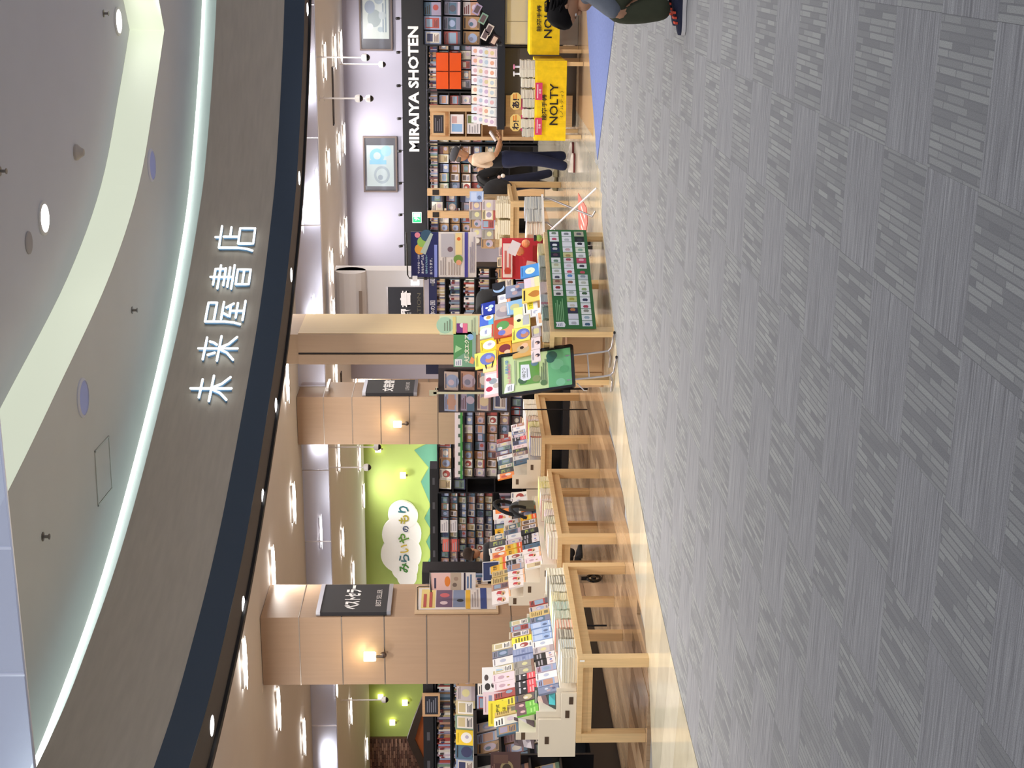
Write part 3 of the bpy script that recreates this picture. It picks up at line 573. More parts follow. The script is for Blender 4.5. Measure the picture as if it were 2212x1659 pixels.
DES={
'yel_dog':('f2cf3a',[('c',.5,.45,.36,'f3f0ec'),('c',.55,.42,.12,'b8b0c8'),('l',1,.15,.85,.8,.93,'a08a20')]),
'yel_eleph':('efe66a',[('c',.5,.40,.38,'6a78c4',.9),('c',.42,.30,.2,'c88a6a'),('c',.6,.35,.13,'8c9ae0'),('l',2,.15,.84,.85,.96,'8a8a40')]),
'or_cat':('efb030',[('c',.6,.5,.26,'ece8e8'),('c',.45,.52,.12,'c98a4a'),('l',1,.1,.84,.75,.97,'3a2c1c')]),
'or_bear':('eda62c',[('c',.62,.45,.27,'7e2f38'),('c',.35,.3,.14,'e0bfa0'),('l',1,.1,.86,.6,.95,'5a4020')]),
'gold':('d8a860',[('c',.5,.45,.3,'c8b088'),('c',.72,.35,.17,'f0c0a0'),('c',.6,.5,.1,'3c2418')]),
'pink_big':('e88f94',[('c',.5,.5,.33,'d9b49a'),('c',.5,.5,.18,'f0dca0'),('r',.7,.75,.9,.9,'f2e6dc'),('l',1,.1,.05,.9,.12,'c86a72')]),
'dance':('cfe0c4',[('c',.45,.55,.32,'dfe4f2'),('l',2,.3,.45,.6,.65,'4a62a8'),('r',0,0,1,.12,'c05048')]),
'forest':('b8523c',[('c',.35,.35,.3,'e09a78'),('c',.65,.55,.24,'5a9a58'),('c',.25,.6,.14,'6c78c8'),('c',.5,.68,.08,'e8e8f0')]),
'sky_or':('4a6ad0',[('r',0,0,1,.35,'58b4e6'),('c',.7,.35,.3,'f0f2f6'),('c',.65,.35,.15,'d0a850')]),
'navy_bird':('16309a',[('c',.35,.4,.12,'e6eefc'),('c',.6,.3,.14,'b8d4f6'),('c',.55,.6,.08,'e6eefc'),('l',3,.08,.86,.9,.97,'e8ecf8')]),
'grey_photo':('b4b0b4',[('c',.4,.5,.3,'9c94a0'),('c',.6,.4,.2,'c9b8b4'),('l',3,.1,.1,.9,.3,'8c8490')]),
'map_blue':('8cb8e0',[('c',.5,.5,.24,'c9c48c'),('r',.3,.6,.5,.75,'b4c49a'),('l',1,.1,.88,.9,.96,'f0f4fa')]),
'orange_strip':('e98f6a',[('l',1,.1,.4,.9,.6,'f6d8c8')]),
'collage':('8088a4',[('c',.3,.5,.16,'b09aa0'),('c',.6,.6,.14,'c4ccd8'),('c',.5,.25,.14,'5a5a7a'),('c',.8,.35,.12,'c49a90')]),
'moon':('10131f',[('c',.5,.5,.3,'9ab8e0'),('c',.66,.56,.28,'151926')]),
'rabbit':('f1ee96',[('r',.08,.05,.92,.45,'b9bcc4'),('c',.5,.7,.16,'e8e4d0'),('c',.35,.68,.07,'2a2620'),('t','お',.7,.1,.2,.2,'5a9a3a')]),
'unchi':('f2d468',[('c',.5,.38,.24,'b87a32'),('c',.5,.52,.15,'b87a32'),('c',.5,.62,.08,'b87a32'),('l',1,.12,.82,.85,.96,'2c2418')]),
'white_tag':('eceae6',[('r',.3,.3,1,.7,'f0e040'),('t','1さい',.35,.38,.6,.24,'4a6a20',.02),('l',1,.1,.8,.8,.92,'2c2418')]),
'moonface':('4c90d8',[('c',.5,.5,.26,'e8ecd0'),('c',.47,.52,.08,'d4dcc0'),('l',1,.15,.88,.85,.95,'2a5a9a')]),
'gradient':('dfd0e0',[('r',0,0,1,.4,'ece6b0'),('r',0,.4,1,.6,'e8dcd4')]),
'bw_people':('ecdce0',[('c',.5,.3,.14,'40303a'),('c',.45,.42,.07,'f0c8b8'),('l',3,.15,.7,.85,.94,'a8a4b0')]),
'white_or':('f2eef0',[('r',.15,.3,.85,.7,'eab890'),('t','11',.3,.35,.4,.3,'9a4a20',.02),('l',1,.2,.84,.8,.92,'b8b0b8')]),
'blackred':('221f26',[('r',0,0,1,.42,'e0505a'),('l',1,.1,.7,.9,.85,'c8c4cc'),('c',.7,.55,.12,'e4e0e4'),('l',2,.1,.08,.9,.34,'f4b0b4')]),
'blackwhite':('201e22',[('r',0,0,1,.42,'dcd6d8'),('c',.35,.2,.13,'b89aa0'),('c',.7,.22,.1,'5870b8'),('l',2,.1,.6,.9,.9,'a8a4ac')]),
'green3':('74c04a',[('r',0,.55,1,1,'6a4a52'),('c',.5,.72,.2,'d8b0b0'),('l',2,.15,.1,.85,.4,'a8e07a')]),
'olive':('9c9690',[('c',.5,.45,.24,'d4cf9c'),('l',2,.1,.8,.9,.95,'6a645c'),('r',0,0,1,.14,'8a6a5c')]),
'bluegr':('8a96bc',[('l',6,.08,.1,.92,.95,'9ea8c8'),('r',.3,.4,.7,.55,'7682ac')]),
'bluebk':('9ab0dc',[('r',.1,.5,.9,.9,'b6c4e4'),('c',.4,.3,.2,'5a6a90'),('l',1,.1,.05,.9,.12,'e8eef8')]),
'photo':('c2b8bc',[('c',.5,.5,.25,'d8d09a'),('r',0,0,1,.2,'a89aa0'),('l',2,.1,.78,.9,.94,'7a7078')]),
'white':('e9e6e8',[('c',.55,.5,.22,'b8bcd0'),('l',1,.1,.86,.9,.95,'7a7078')]),
'tan':('d2b678',[('l',6,.15,.35,.85,.92,'7a6238'),('r',.3,.06,.8,.26,'75715e')]),
'yelnote':('f3e24a',[('l',5,.12,.12,.88,.85,'6a6420')]),
'redoval':('efe6e4',[('c',.5,.5,.42,'b89aa0',.75),('c',.5,.5,.38,'efe6e4',.75),('c',.45,.42,.3,'d9b07c',.6),('p',[(.3,.5),(.5,.75),(.85,.68),(.78,.45)],'c4303c'),('r',.2,.36,.5,.42,'2c2428'),('r',0,0,1,.1,'e6b48c')]),
'greyblk':('28282e',[('r',.12,.2,.88,.8,'484c50'),('t','実用',.2,.55,.6,.25,'c8d84a',.02),('l',2,.2,.25,.8,.45,'8a9a5a')]),
'orchar':('ef8c42',[('c',.35,.6,.26,'c84a38'),('c',.6,.35,.24,'f0e8e4'),('r',0,.86,1,1,'f0e8e0')]),
'yelred':('f0b832',[('t','昭和',.2,.6,.6,.3,'3a2a20',.02),('r',0,0,1,.3,'e86038'),('l',1,.1,.08,.9,.2,'f8e0c8'),('r',0,.36,1,.5,'e8d860')]),
'pinkpk':('ecd8e0',[('c',.5,.6,.22,'c8a4b4'),('c',.4,.3,.1,'b8986a'),('l',1,.15,.86,.85,.94,'b88aa0')]),
'pinklist':('f0c8cc',[('r',.08,.1,.92,.92,'e9e4ea'),('c',.3,.7,.1,'c03050'),('c',.6,.5,.12,'98a4b0'),('c',.7,.75,.08,'b8506a'),('c',.4,.3,.1,'c0b8b0')]),
'fish':('eee0a4',[('c',.5,.5,.3,'d8c080'),('p',[(.15,.75),(.85,.95),(.9,.8),(.3,.7)],'2c2c28'),('p',[(.2,.3),(.85,.12),(.9,.26),(.3,.36)],'2c2c28')]),
}
BOOKM={}
def bmesh_book(key,w,h,t,ri=None):
    k=(key,round(w,3),round(h,3),round(t,3))
    if k in BOOKM: return BOOKM[k]
    if key in DES: bg,D=DES[key]; D=[('r',0,0,1,1,bg)]+D
    else: r=random.Random(key); D=rdesign(r); bg=D[0][5]
    m=MB(); c=H(bg); e=.0012
    m.box(0,w,0,.0014,0,h,c); m.box(0,w,t-.0014,t,0,h,c); m.box(0,.0014,.0014,t-.0014,0,h,c)
    draw(m,w,h,D,y0=-.0004)
    me=m.build('cover',M_PRINT,link=False)
    p=MB(); cr=H('e9e2cf'); p.box(.002,w-.003,.0016,t-.0016,.002,h-.003,cr); pm_=p.build('page_block',M_PAGES,link=False)
    BOOKM[k]=(me,pm_); return BOOKM[k]
def book(key,w,h,t,loc,rz,tilt,label,cat='book',group=None,name='book',pages=True,roll=0):
    a,b=bmesh_book(key,w,h,t)
    o=link_obj(name,a); o.rotation_mode='XYZ'; 
    o.matrix_world=Matrix.Translation(loc)@Matrix.Rotation(rz,4,'Z')@Matrix.Rotation(-tilt,4,'X')@Matrix.Rotation(roll,4,'Y')@Matrix.Translation((-w/2,0,0))
    tag(o,label,cat,group)
    if pages: link_obj('page_block',b,o)
    return o
ORD=['first','second','third','fourth','fifth','sixth','seventh','eighth','ninth','tenth','eleventh','twelfth','thirteenth','fourteenth','fifteenth','sixteenth','seventeenth','eighteenth','nineteenth','twentieth']
CN={'yel_dog':'yellow cover with white animal','yel_eleph':'pale yellow cover with blue round figure','or_cat':'orange cover with white cat shape','or_bear':'orange cover with dark red figure'}
DESC={'blackred':'black cover with red band','blackwhite':'black cover with pale band','green3':'cover with bright green band','olive':'grey olive cover','bluegr':'blue grey cover','bluebk':'light blue cover','photo':'pale photo cover','white':'white cover','tan':'tan notepad style cover','yelnote':'yellow note cover','redoval':'white cover with red oval','greyblk':'black cover with lime letters','orchar':'orange character cover','yelred':'yellow and red cover','pinkpk':'pale pink cover','collage':'grey collage cover','unchi':'yellow cover'}
def facing(nx,ny): return math.atan2(nx,-ny)
def row(keys,start,step,normal,z,w,h,t,tilt,where,cat='book',group=None,seed=1,jit=.004,name='book',pages=True,zj=0):
    """books standing face out in a line; 'where' names the row in the labels"""
    rz=facing(*normal); r=random.Random(seed); x,y=start; n=len(keys)
    for i,k in enumerate(keys):
        hh=h*(1+r.uniform(-.05,.05)); ww=w
        kk=k if k else 'rnd%d'%r.randrange(46)
        if kk is not None and k!='-':
            d=DESC.get(k,CN.get(k,'printed cover' if k is None else 'cover'))
            if k is None:
                d='%s cover'%cname(kk)
            book(kk,ww,round(hh,2),t,(x+r.uniform(-jit,jit),y+r.uniform(-jit,jit),z+zj*i),rz+r.uniform(-.05,.05),tilt,'%s, %s %s'%(d,ORD[min(i,19)],where),cat,group,name,pages,roll=r.uniform(-.02,.02))
        x+=step[0];y+=step[1]
def cname(k):
    c=rdesign(random.Random(k))[0][5]; v=[int(c[i:i+2],16) for i in(0,2,4)]; mx,mn=max(v),min(v)
    if mx-mn<22: return 'white' if mx>215 else 'grey' if mx>110 else 'charcoal'
    i=v.index(mx)
    if i==0: return ('cream' if mx>195 and v[1]>170 else 'tan' if v[1]>v[2]+20 else 'dusty red')
    if i==1: return 'green'
    return 'blue' if mx<200 else 'lilac'
# flat stacks: copies of one title lie on each other and share a label
STK={}
def stack(x,y,z,w,d,th,n,cov,where,rz=0,band=None,group=None,jit=.004,kind='stacked_book'):
    k=(cov,band,round(w,3),round(d,3),round(th,4))
    if k not in STK:
        m=MB(); c=H(cov); e=.0012; m.box(-w/2,w/2,-d/2,d/2,0,e,c); m.box(-w/2,w/2,-d/2,d/2,th-e,th,c); m.box(-w/2,-w/2+.002,-d/2,d/2,e,th-e,c)
        if band: m.box(-w/2+.01,w/2+.0003,-d/2+.02,-d/2+.055,e,th-e,H(band))
        p=MB(); p.box(-w/2+.002,w/2-.003,-d/2+.003,d/2-.003,e,th-e,H('efe8d4')); STK[k]=(m.build('cover',M_PRINT,link=False),p.build('page_block',M_PAGES,link=False))
    a,b=STK[k]; r=random.Random(int(x*1000+y*77))
    for i in range(n):
        o=link_obj(kind,a,None,(x+r.uniform(-jit,jit),y+r.uniform(-jit,jit),z+i*(th+.0004)),rz+r.uniform(-.03,.03))
        tag(o,where,kind.replace('_',' '),group or where); link_obj('page_block',b,o)
    return z+n*(th+.0004)
# ================================================================ TABLES
OAK=H('d9b98a'); OAK2=H('cdab7c')
def table(label,x0,x1,y0,y1,zt,rz=0,loc=(0,0,0),leg=.085,over=.0,top=.045,apr=.085,grp=None):
    t=thing('display_table',label,'table',loc,rz,grp)
    m=MB(); m.box(x0,x1,y0,y1,zt-top,zt,OAK); m.build('tabletop',M_WOOD,t)
    i=.03
    for (a,b,c,d) in [(x0+leg,x1-leg,y0+i,y0+i+.022),(x0+leg,x1-leg,y1-i-.022,y1-i),(x0+i,x0+i+.022,y0+leg,y1-leg),(x1-i-.022,x1-i,y0+leg,y1-leg)]:
        m=MB(); m.box(a,b,c,d,zt-top-apr,zt-top,OAK2); m.build('apron',M_WOOD,t)
    for (a,c) in [(x0,y0),(x1-leg,y0),(x0,y1-leg),(x1-leg,y1-leg)]:
        m=MB(); m.box(a,a+leg,c,c+leg,.004,zt-top-.0005,OAK); m.build('leg',M_WOOD,t)
    return t
table('oak display table nearest the camera, with cream book stacks along its edge',-6.52,-5.72,10.52,12.42,.60)
table('oak display table in the middle of the row, beside the front column',-6.55,-5.76,13.13,15.05,.60)
table('oak display table furthest along the row, behind the leaning poster stand',-6.58,-5.80,16.22,18.0,.60)
PRC=thing('price_tag_holder','small clear tag clip on the front corner of the nearest table','tag',(-5.74,10.517,.565)); m=MB(); m.box(-.008,.008,-.003,0,-.02,.02,H('f4f2ee')); m.build('card',M_PRINT,PRC)
# stepped risers
def riser(label,xs,y0,y1,zb,zs,c='e6dccb',holes=True):
    t=thing('display_riser',label,'display stand')
    for k,(xa,xb) in enumerate(zip(xs,xs[1:])):
        m=MB(); m.box(xb,xa,y0+.013,y1-.013,zb,zs[k],H(c)); m.build('step',M_PAINT,t)
    for yy in (y0,y1-.012):
        m=MB(); pts=[(xs[0],zb)]
        for k in range(len(zs)): pts+=[(xs[k],zs[k]+.03),(xs[k+1],zs[k]+.03)]
        pts+=[(xs[-1],zb)]
        P=[]; 
        for p in pts:
            if not P or P[-1]!=p: P.append(p)
        for k in range(len(zs)):
            xa,xb=xs[k],xs[k+1]; m.box(xb,xa,yy,yy+.012,zb,zs[k]+.03,H(c))
            if holes: m.box((xa+xb)/2-.035,(xa+xb)/2+.035,yy-.0006,yy+.001,zs[k]-.05,zs[k]-.015,H('5a4634'))
        m.build('side_panel',M_PAINT,t)
    return t
riser('cream stepped riser with handle slots on the nearest table',[-6.02,-6.24,-6.44,-6.51],10.56,12.38,.602,[.74,.91,1.08])
riser('cream stepped riser on the middle table',[-6.08,-6.28,-6.44,-6.54],13.16,15.02,.602,[.74,.91,1.06])
riser('cream stepped riser on the furthest table of the row',[-6.12,-6.32,-6.5],16.3,17.9,.602,[.74,.92])
N=None
row(['collage',N,'white',N,'blackwhite','blackwhite','photo','white','bluebk','bluebk','bluebk',N,'tan',N,N],(-6.06,10.66),(0,.118),(1,0),.745,.112,.185,.018,R(14),'along the lowest tier of the nearest table',group=None,seed=3)
row(['green3','green3',N,'blackred','blackred','blackred','olive','olive','bluegr','bluegr',N,'yelnote',N,N,N],(-6.27,10.66),(0,.118),(1,0),.915,.112,.19,.018,R(14),'along the middle tier of the nearest table',seed=5)
row([N,N,'tan','yelnote',N,'pinkpk','pinkpk',N,'white',N,N],(-6.465,10.70),(0,.15),(1,0),1.085,.14,.2,.015,R(14),'along the top tier of the nearest table',seed=8)
row([N,'pinkpk','redoval','redoval',N,'blackwhite','blackwhite','greyblk',N,N,'yelred',N,'orchar',N],(-6.11,13.26),(0,.125),(1,0),.745,.118,.185,.018,R(14),'along the lowest tier of the middle table',seed=11)
row(['redoval','redoval','redoval',N,'blackwhite',N,'yelred','yelred',N,'white',N,N,'redoval'],(-6.31,13.24),(0,.135),(1,0),.915,.128,.18,.02,R(14),'along the middle tier of the middle table',seed=13)
row(['redoval','redoval',N,'tan','tan','yelred','yelred','orchar',N,'greyblk',N],(-6.49,13.24),(0,.16),(1,0),1.065,.15,.2,.02,R(14),'along the top tier of the middle table',seed=17)
row([N,'white',N,'greyblk','pinkpk',N,'blackred',N,N,'white',N],(-6.15,16.4),(0,.135),(1,0),.745,.125,.185,.018,R(14),'along the lower tier of the furthest table',seed=19)
row(['orchar','greyblk',N,N,'white',N,N,'photo',N],(-6.35,16.42),(0,.165),(1,0),.925,.155,.2,.018,R(14),'along the upper tier of the furthest table',seed=23)
# tall face-out posters standing over the nearest table
# flat stacks along the front edges
T1S=[(10.66,.16,.021,6,'dedad2',None,'stack of thick cream paperbacks, nearest corner of the front table'),(10.84,.15,.019,7,'c9d8e6',None,'stack of pale blue edged paperbacks, second from the near corner'),
(11.02,.15,.021,6,'5a4238',None,'stack of brown covered paperbacks, third from the near corner'),(11.2,.15,.024,6,'e06a48',None,'stack of orange topped paperbacks on the front table'),
(11.38,.15,.014,10,'cfe0d0',None,'stack of thin pale green paperbacks on the front table'),(11.56,.15,.013,11,'b8d8d0',None,'stack of thin mint paperbacks on the front table'),
(11.74,.15,.016,9,'e8dc9c',None,'stack of pale yellow paperbacks on the front table'),(11.92,.15,.016,9,'e4e6e0',None,'stack of off-white paperbacks beside the yellow ones'),
(12.1,.15,.022,7,'2e2a30',None,'stack of black covered hardbacks on the front table'),(12.28,.15,.027,6,'f0ecd8',None,'stack of thick cream hardbacks at the far end of the front table')]
for y,w_,th,n_,c,b,l in T1S: stack(-5.86,y,.601,.24,w_,th,n_,c,l,band=b)
for k,(y,n_,c,l) in enumerate([(10.7,4,'d8d0c4','second-row stack of cream paperbacks near the cream riser end'),(11.1,5,'e8b8a0','second-row stack of salmon paperbacks on the front table'),(11.5,5,'f0d0c0','second-row stack of peach paperbacks on the front table'),(11.9,5,'b8c0d8','second-row stack of blue grey paperbacks on the front table')]):
    stack(-5.99+.0,y,.601,.03,.15,.03,1,c,l) if False else None
T2S=[(13.24,.17,.03,3,'ead6dc',None,'stack of pink wrapped volumes at the near end of the middle table'),(13.43,.17,.032,3,'e0b8a8',None,'stack of peach wrapped volumes on the middle table'),(13.63,.16,.02,5,'5a6a3c',None,'stack of olive covered paperbacks on the middle table'),
(13.82,.16,.018,5,'c8a8d0',None,'stack of lilac paperbacks on the middle table'),(14.02,.17,.02,4,'e8e0b0',None,'stack of pale yellow booklets on the middle table'),(14.22,.17,.018,6,'b87a78','e8e4e0','stack of dusty rose banded paperbacks on the middle table'),
(14.42,.17,.018,6,'e6dede',None,'stack of white paperbacks at the far half of the middle table'),(14.62,.17,.016,7,'f2ec50',None,'stack of bright yellow booklets on the middle table'),(14.8,.15,.018,6,'f0eca8',None,'stack of light yellow booklets at the far end of the middle table')]
for y,w_,th,n_,c,b,l in T2S: stack(-5.9,y,.601,.24,w_,th,n_,c,l,band=b)
T3S=[(16.34,.19,.022,6,'3a5aa8','c87050','stack of blue and orange banded books at the near end of the furthest table'),(16.55,.19,.022,6,'d8d4d8',None,'stack of pale grey books on the furthest table'),(16.76,.19,.016,8,'d8d838',None,'stack of lime yellow booklets on the furthest table'),
(16.97,.19,.02,7,'b04a48','e4e0e2','stack of brick red banded books on the furthest table'),(17.2,.2,.022,7,'ececf0',None,'stack of white wrapped books on the furthest table'),(17.43,.2,.022,7,'e0dce0',None,'second stack of white wrapped books on the furthest table'),(17.66,.2,.02,8,'f0eef0',None,'stack of glossy white books at the far end of the furthest table')]
for y,w_,th,n_,c,b,l in T3S: stack(-5.93,y,.601,.24,w_,th,n_,c,l,band=b)
# ================================================================ FAIR TABLE (turned 26 degrees)
ANG=math.atan2(.899,.438)  # long side direction
E1=Vector((.438,.899,0)); NN=Vector((.899,-.438,0))
FL=Matrix.Translation((-3.85,14.0,0))@Matrix.Rotation(ANG,4,'Z') # local x along the long side, local y to the back (away from the aisle)
t4=table('oak fair table carrying picture books and a green poster on its side',0,1.68,0,.76,.66,rz=ANG,loc=(-3.85,14.0,0),leg=.075)
def T4(e,o,z): return FL@Vector((e,o,z))
rise=thing('display_riser','oak stepped riser under the picture books of the fair table','display stand',(-3.85,14.0,0),ANG)
for k,(o0,z1) in enumerate([(.18,.72),(.33,.88),(.47,1.05),(.60,1.2)]):
    m=MB(); m.box([.02,.02,.02,-.1][k],1.4-.2*k,o0,.74,.662 if k==0 else [.72,.88,1.05][k-1],z1,H('c9a878')); m.build('step',M_WOOD,rise)
def pbk(key,e,z,w,h,o,label,tilt=16,roll=0):
    p=T4(e,o,z); book(key,w,h,.012,p,ANG,R(tilt),label,'picture book',None,'picture_book',True,roll)
PB=[('navy_bird', 1.079, 1.2, 0.209, 0.163, 0.58, 'picture book with white birds on deep navy, top tier'),
('sky_or', 0.907, 1.225, 0.188, 0.156, 0.602, 'picture book with orange shape over bright blue, top tier'),
('dance', 0.716, 1.229, 0.22, 0.149, 0.605, 'pale green picture book with white dancer shape, top tier'),
('yel_dog', 0.468, 1.198, 0.197, 0.182, 0.579, 'yellow picture book with white animal face, top tier'),
('yel_eleph', 0.257, 1.205, 0.248, 0.236, 0.585, 'large pale yellow picture book with blue round beast, highest at the left'),
('fish', 0.151, 1.207, 0.2, 0.144, 0.586, 'cream picture book with black fish shapes, highest at the far left'),
('pinklist', -0.182, 1.157, 0.371, 0.186, 0.542, 'pink edged sheet of small prints at the far left of the fair table'),
('moon', 1.295, 1.086, 0.223, 0.151, 0.479, 'black picture book with pale blue moon, second tier right'),
('white', 1.107, 1.077, 0.137, 0.101, 0.472, 'small white picture book with grey figure, second tier'),
('grey_photo', 0.874, 1.044, 0.259, 0.171, 0.443, 'grey photographic picture book, second tier'),
('forest', 0.565, 1.013, 0.295, 0.221, 0.415, 'red picture book with green and blue figures, second tier'),
('or_cat', 0.476, 1.037, 0.241, 0.15, 0.436, 'orange picture book with white cat shape, second tier'),
('or_bear', 0.232, 1.043, 0.244, 0.165, 0.442, 'orange picture book with dark red figure, second tier'),
('pink_big', -0.067, 0.991, 0.27, 0.225, 0.396, 'large pink picture book with golden ring, behind the poster stand'),
('collage', 1.062, 0.891, 0.2, 0.207, 0.308, 'grey crowded picture book, third tier right'),
('orange_strip', 1.044, 1.039, 0.145, 0.039, 0.438, 'thin orange topped book peeking over the light blue one'),
('map_blue', 0.807, 0.91, 0.222, 0.18, 0.325, 'light blue picture book with green map shape, third tier'),
('rabbit', 0.567, 0.842, 0.331, 0.181, 0.265, 'pale yellow picture book with grey picture block, third tier'),
('yel_eleph', 0.298, 0.85, 0.22, 0.198, 0.272, 'pale yellow picture book with blue round beast, third tier middle'),
('gold', 0.06, 0.842, 0.224, 0.21, 0.265, 'golden brown picture book with child figure, third tier left'),
('gradient', 1.006, 0.708, 0.182, 0.192, 0.147, 'pale lilac and yellow picture book, lowest tier right'),
('moonface', 1.223, 0.717, 0.213, 0.218, 0.155, 'bright blue picture book with round moon, lowest tier far right'),
('unchi', 0.806, 0.7, 0.232, 0.231, 0.14, 'yellow picture book with brown swirl shape, lowest tier right'),
('white_tag', 0.648, 0.761, 0.211, 0.159, 0.193, 'white picture book with yellow tag, lowest tier'),
('white_or', 0.401, 0.706, 0.24, 0.085, 0.145, 'small white and orange picture book, lowest tier middle'),
('white', 0.521, 0.731, 0.121, 0.118, 0.167, 'tall white picture book, lowest tier middle'),
('bw_people', 0.051, 0.756, 0.19, 0.097, 0.189, 'white picture book with black haired child, lowest tier left'),
('bw_people', -0.136, 0.763, 0.179, 0.096, 0.195, 'white picture book with black haired child, behind the poster stand corner'),
('photo', 0.23, 0.743, 0.177, 0.098, 0.178, 'pale booklet with grey rows, lowest tier left of the orange one')]
for k,(key,e,z,w_,h_,o,label) in enumerate(PB): pbk(key,e,z,w_,h_,o,label,roll=[-.03,.02,.03,-.02][k%4])
# flat stacks on the fair table front edge
for k,(e,w_,th,n_,c,l) in enumerate([(.12,.18,.012,6,'8a7a66','stack of brown covered booklets at the left end of the fair table'),(.33,.18,.006,10,'4f7a74','stack of thin teal picture books on the fair table'),(.54,.18,.006,12,'b8c4d0','stack of thin grey picture books with red spines on the fair table'),(.75,.18,.008,9,'d8c2cc','stack of pale pink picture books on the fair table'),(.98,.2,.008,8,'4c6058','stack of dark green picture books on the fair table'),(1.2,.2,.008,8,'9aa8a4','stack of grey green picture books on the fair table'),(1.42,.18,.01,7,'e4d890','stack of pale yellow picture books near the right end of the fair table')]):
    p=T4(e,.1,.661)
    stack(p.x,p.y,p.z,.15,w_,th,n_,c,l,rz=ANG-PI/2,band='b83a3a' if k==2 else None,jit=.002)
# green poster sheet hung on the side
gp=thing('hanging_poster','green hanging sheet with three rows of small picture book covers on the fair table','poster')
MG=FL@Matrix.Translation((0.03,-.018,.185))
m=MB(); m.box(0,1.67,0,.004,0,.435,H('2c6a34'),M=MG); m.build('sheet',M_PRINT,gp)
r=random.Random(4); W4=1.67; 
cov=0
def minicover(c0,c1,z0,z1,bg,blob,bx=.5):
    m=MB(); m.poly([(c0,-.0012,z0),(c1,-.0012,z0),(c1,-.0012,z1),(c0,-.0012,z1)],H(bg),M=MG)
    if blob:
        cx_,cz_=(c0+(c1-c0)*bx),(z0+z1)/2; a=(c1-c0)*.26; b=(z1-z0)*.28
        m.poly([(cx_+a*math.cos(2*PI*i/10)*(1+.25*math.sin(i*2.3)),-.0018,cz_+b*math.sin(2*PI*i/10)) for i in range(10)],H(blob),M=MG)
    m.build('printed_cover',M_PRINT,gp)
rows=[(.315,.415),(.175,.28),(.035,.14)]
R1=['e4e6ea','e4e6ea','10183a','1c3050','141a2e','dfe2e4','d5dcc8','e0e3e6','e2e4e8','b8a48c','dfe0e6','d8d8d4']
B1=['7a8a7a','c0506a','e8ecf2','c8c0c8','5a3a4a','6f8a78','b8b89a','b0b4a8','4a4a5a','8a5a50','8a2028','4a4a4a']
R2=['e4e6ee','e6e8ee','e4e6ec','e2e4ec','c8c890','d8d4d8','e2e4ec','e6e8f0','e2e6ee','e8eaf2','e6e8f2','dfe3ea','c2c88a','e0e4ea','2a2a44','d8d8e4','e2e6f0']
B2=['7c8288','b8bcc4',None,'c8a8ac','a88a5c','a84a58','c8b8c4','c85a68','5a8ac8','8a5a48',None,'a8b4b0','a8a040','c8c4b8','b87a48',None,'b0b0bc']
R3=['b4b09a','1c2420','e4e6ea','e0e4d4','e2e6e8','c04a68','e6e8ec','2c6a38','c8d0d4','e4e8e8','e4e8ea','e6e8ee','e4e8f0','e0e4e8','e4e6e4','e2e6ea','d8dce4']
B3=['5a5a60','3a3a40','28283a','8cae9c','b0b4b4','e8b0c0','3a3a48','b84a58','8a98a4','b8bcae','9ab07a','3a5a38','2a3052','a83a52','8a8c80','9ab0c0','3a5a7a']
for (z0,z1),Rr,Bb,x0,x1 in [(rows[0],R1[::-1],B1[::-1],.52,1.64),(rows[1],R2[::-1],B2[::-1],.05,1.64),(rows[2],R3[::-1],B3[::-1],.03,1.64)]:
    n=len(Rr); s_=(x1-x0)/n
    for i in range(n): minicover(x0+i*s_+.004,x0+(i+1)*s_-.004,z0,z1,Rr[i],Bb[i],.35+.3*((i*7)%3)/2)
m=MB(); draw(m,.4,.1,[('l',5,.05,.05,.95,.95,'7cb07a')],M=MG@Matrix.Translation((.1,0,.315)),y0=-.0012); draw(m,.085,.1,[('p',[(0,.1),(.5,0),(1,.15),(.95,1),(.5,.9),(.05,1)],'e8eaf2'),('l',3,.2,.3,.8,.8,'8a90a8')],M=MG@Matrix.Translation((.02,0,.315)),y0=-.0014); m.build('printed_text',M_PRINT,gp)
# low oak base behind the fair table
bc_=thing('base_cabinet','low oak panelled base cabinet behind the leaning poster stand','cabinet',(0,0,0))
m=MB(); m.box(-4.72,-4.12,14.85,15.15,0.004,.42,H('c4a07e')); m.build('body',M_PANEL,bc_)
m=MB(); m.box(-4.715,-4.55,14.835,14.85,.03,.41,H('c9a783')); m.build('door',M_PANEL,bc_); m=MB(); m.box(-4.535,-4.125,14.835,14.85,.03,.41,H('c9a783')); m.build('door',M_PANEL,bc_)
# ---- A1 poster stand, black frame, leaning, on bent steel tube
ps=thing('poster_stand','black framed green poster stand leaning on bent steel legs','poster stand')
rx=Vector((.572,.820,0)); nn=Vector((.82,-.572,0)); bl_=Vector((-4.33,13.63,.415)); up_=(Vector((0,0,1))*.77+Vector((-.150,.105,0))).normalized()
no=rx.cross(up_); MP=Matrix(((rx.x,-no.x,up_.x,bl_.x),(rx.y,-no.y,up_.y,bl_.y),(rx.z,-no.z,up_.z,bl_.z),(0,0,0,1)))
W_,H_=.56,.80
m=MB(); fr=H('141216')
m.box(.03,W_-.03,.004,.014,.03,H_-.03,H('20201f'),M=MP); m.build('backing',M_BLACK,ps)
m=MB(); n=6; outer=[];inner_=[]
def rr(x0,x1,z0,z1,r_,y):
    P=[]
    for cx_,cz_,a0 in [(x1-r_,z1-r_,0),(x0+r_,z1-r_,90),(x0+r_,z0+r_,180),(x1-r_,z0+r_,270)]:
        for k in range(5): a=R(a0+k*22.5); P.append((cx_+r_*math.cos(a),y,cz_+r_*math.sin(a)))
    return P
O0,O1=rr(0,W_,0,H_,.035,-.012),rr(0,W_,0,H_,.035,.016); I0,I1=rr(.032,W_-.032,.032,H_-.032,.008,-.012),rr(.032,W_-.032,.032,H_-.032,.008,.004)
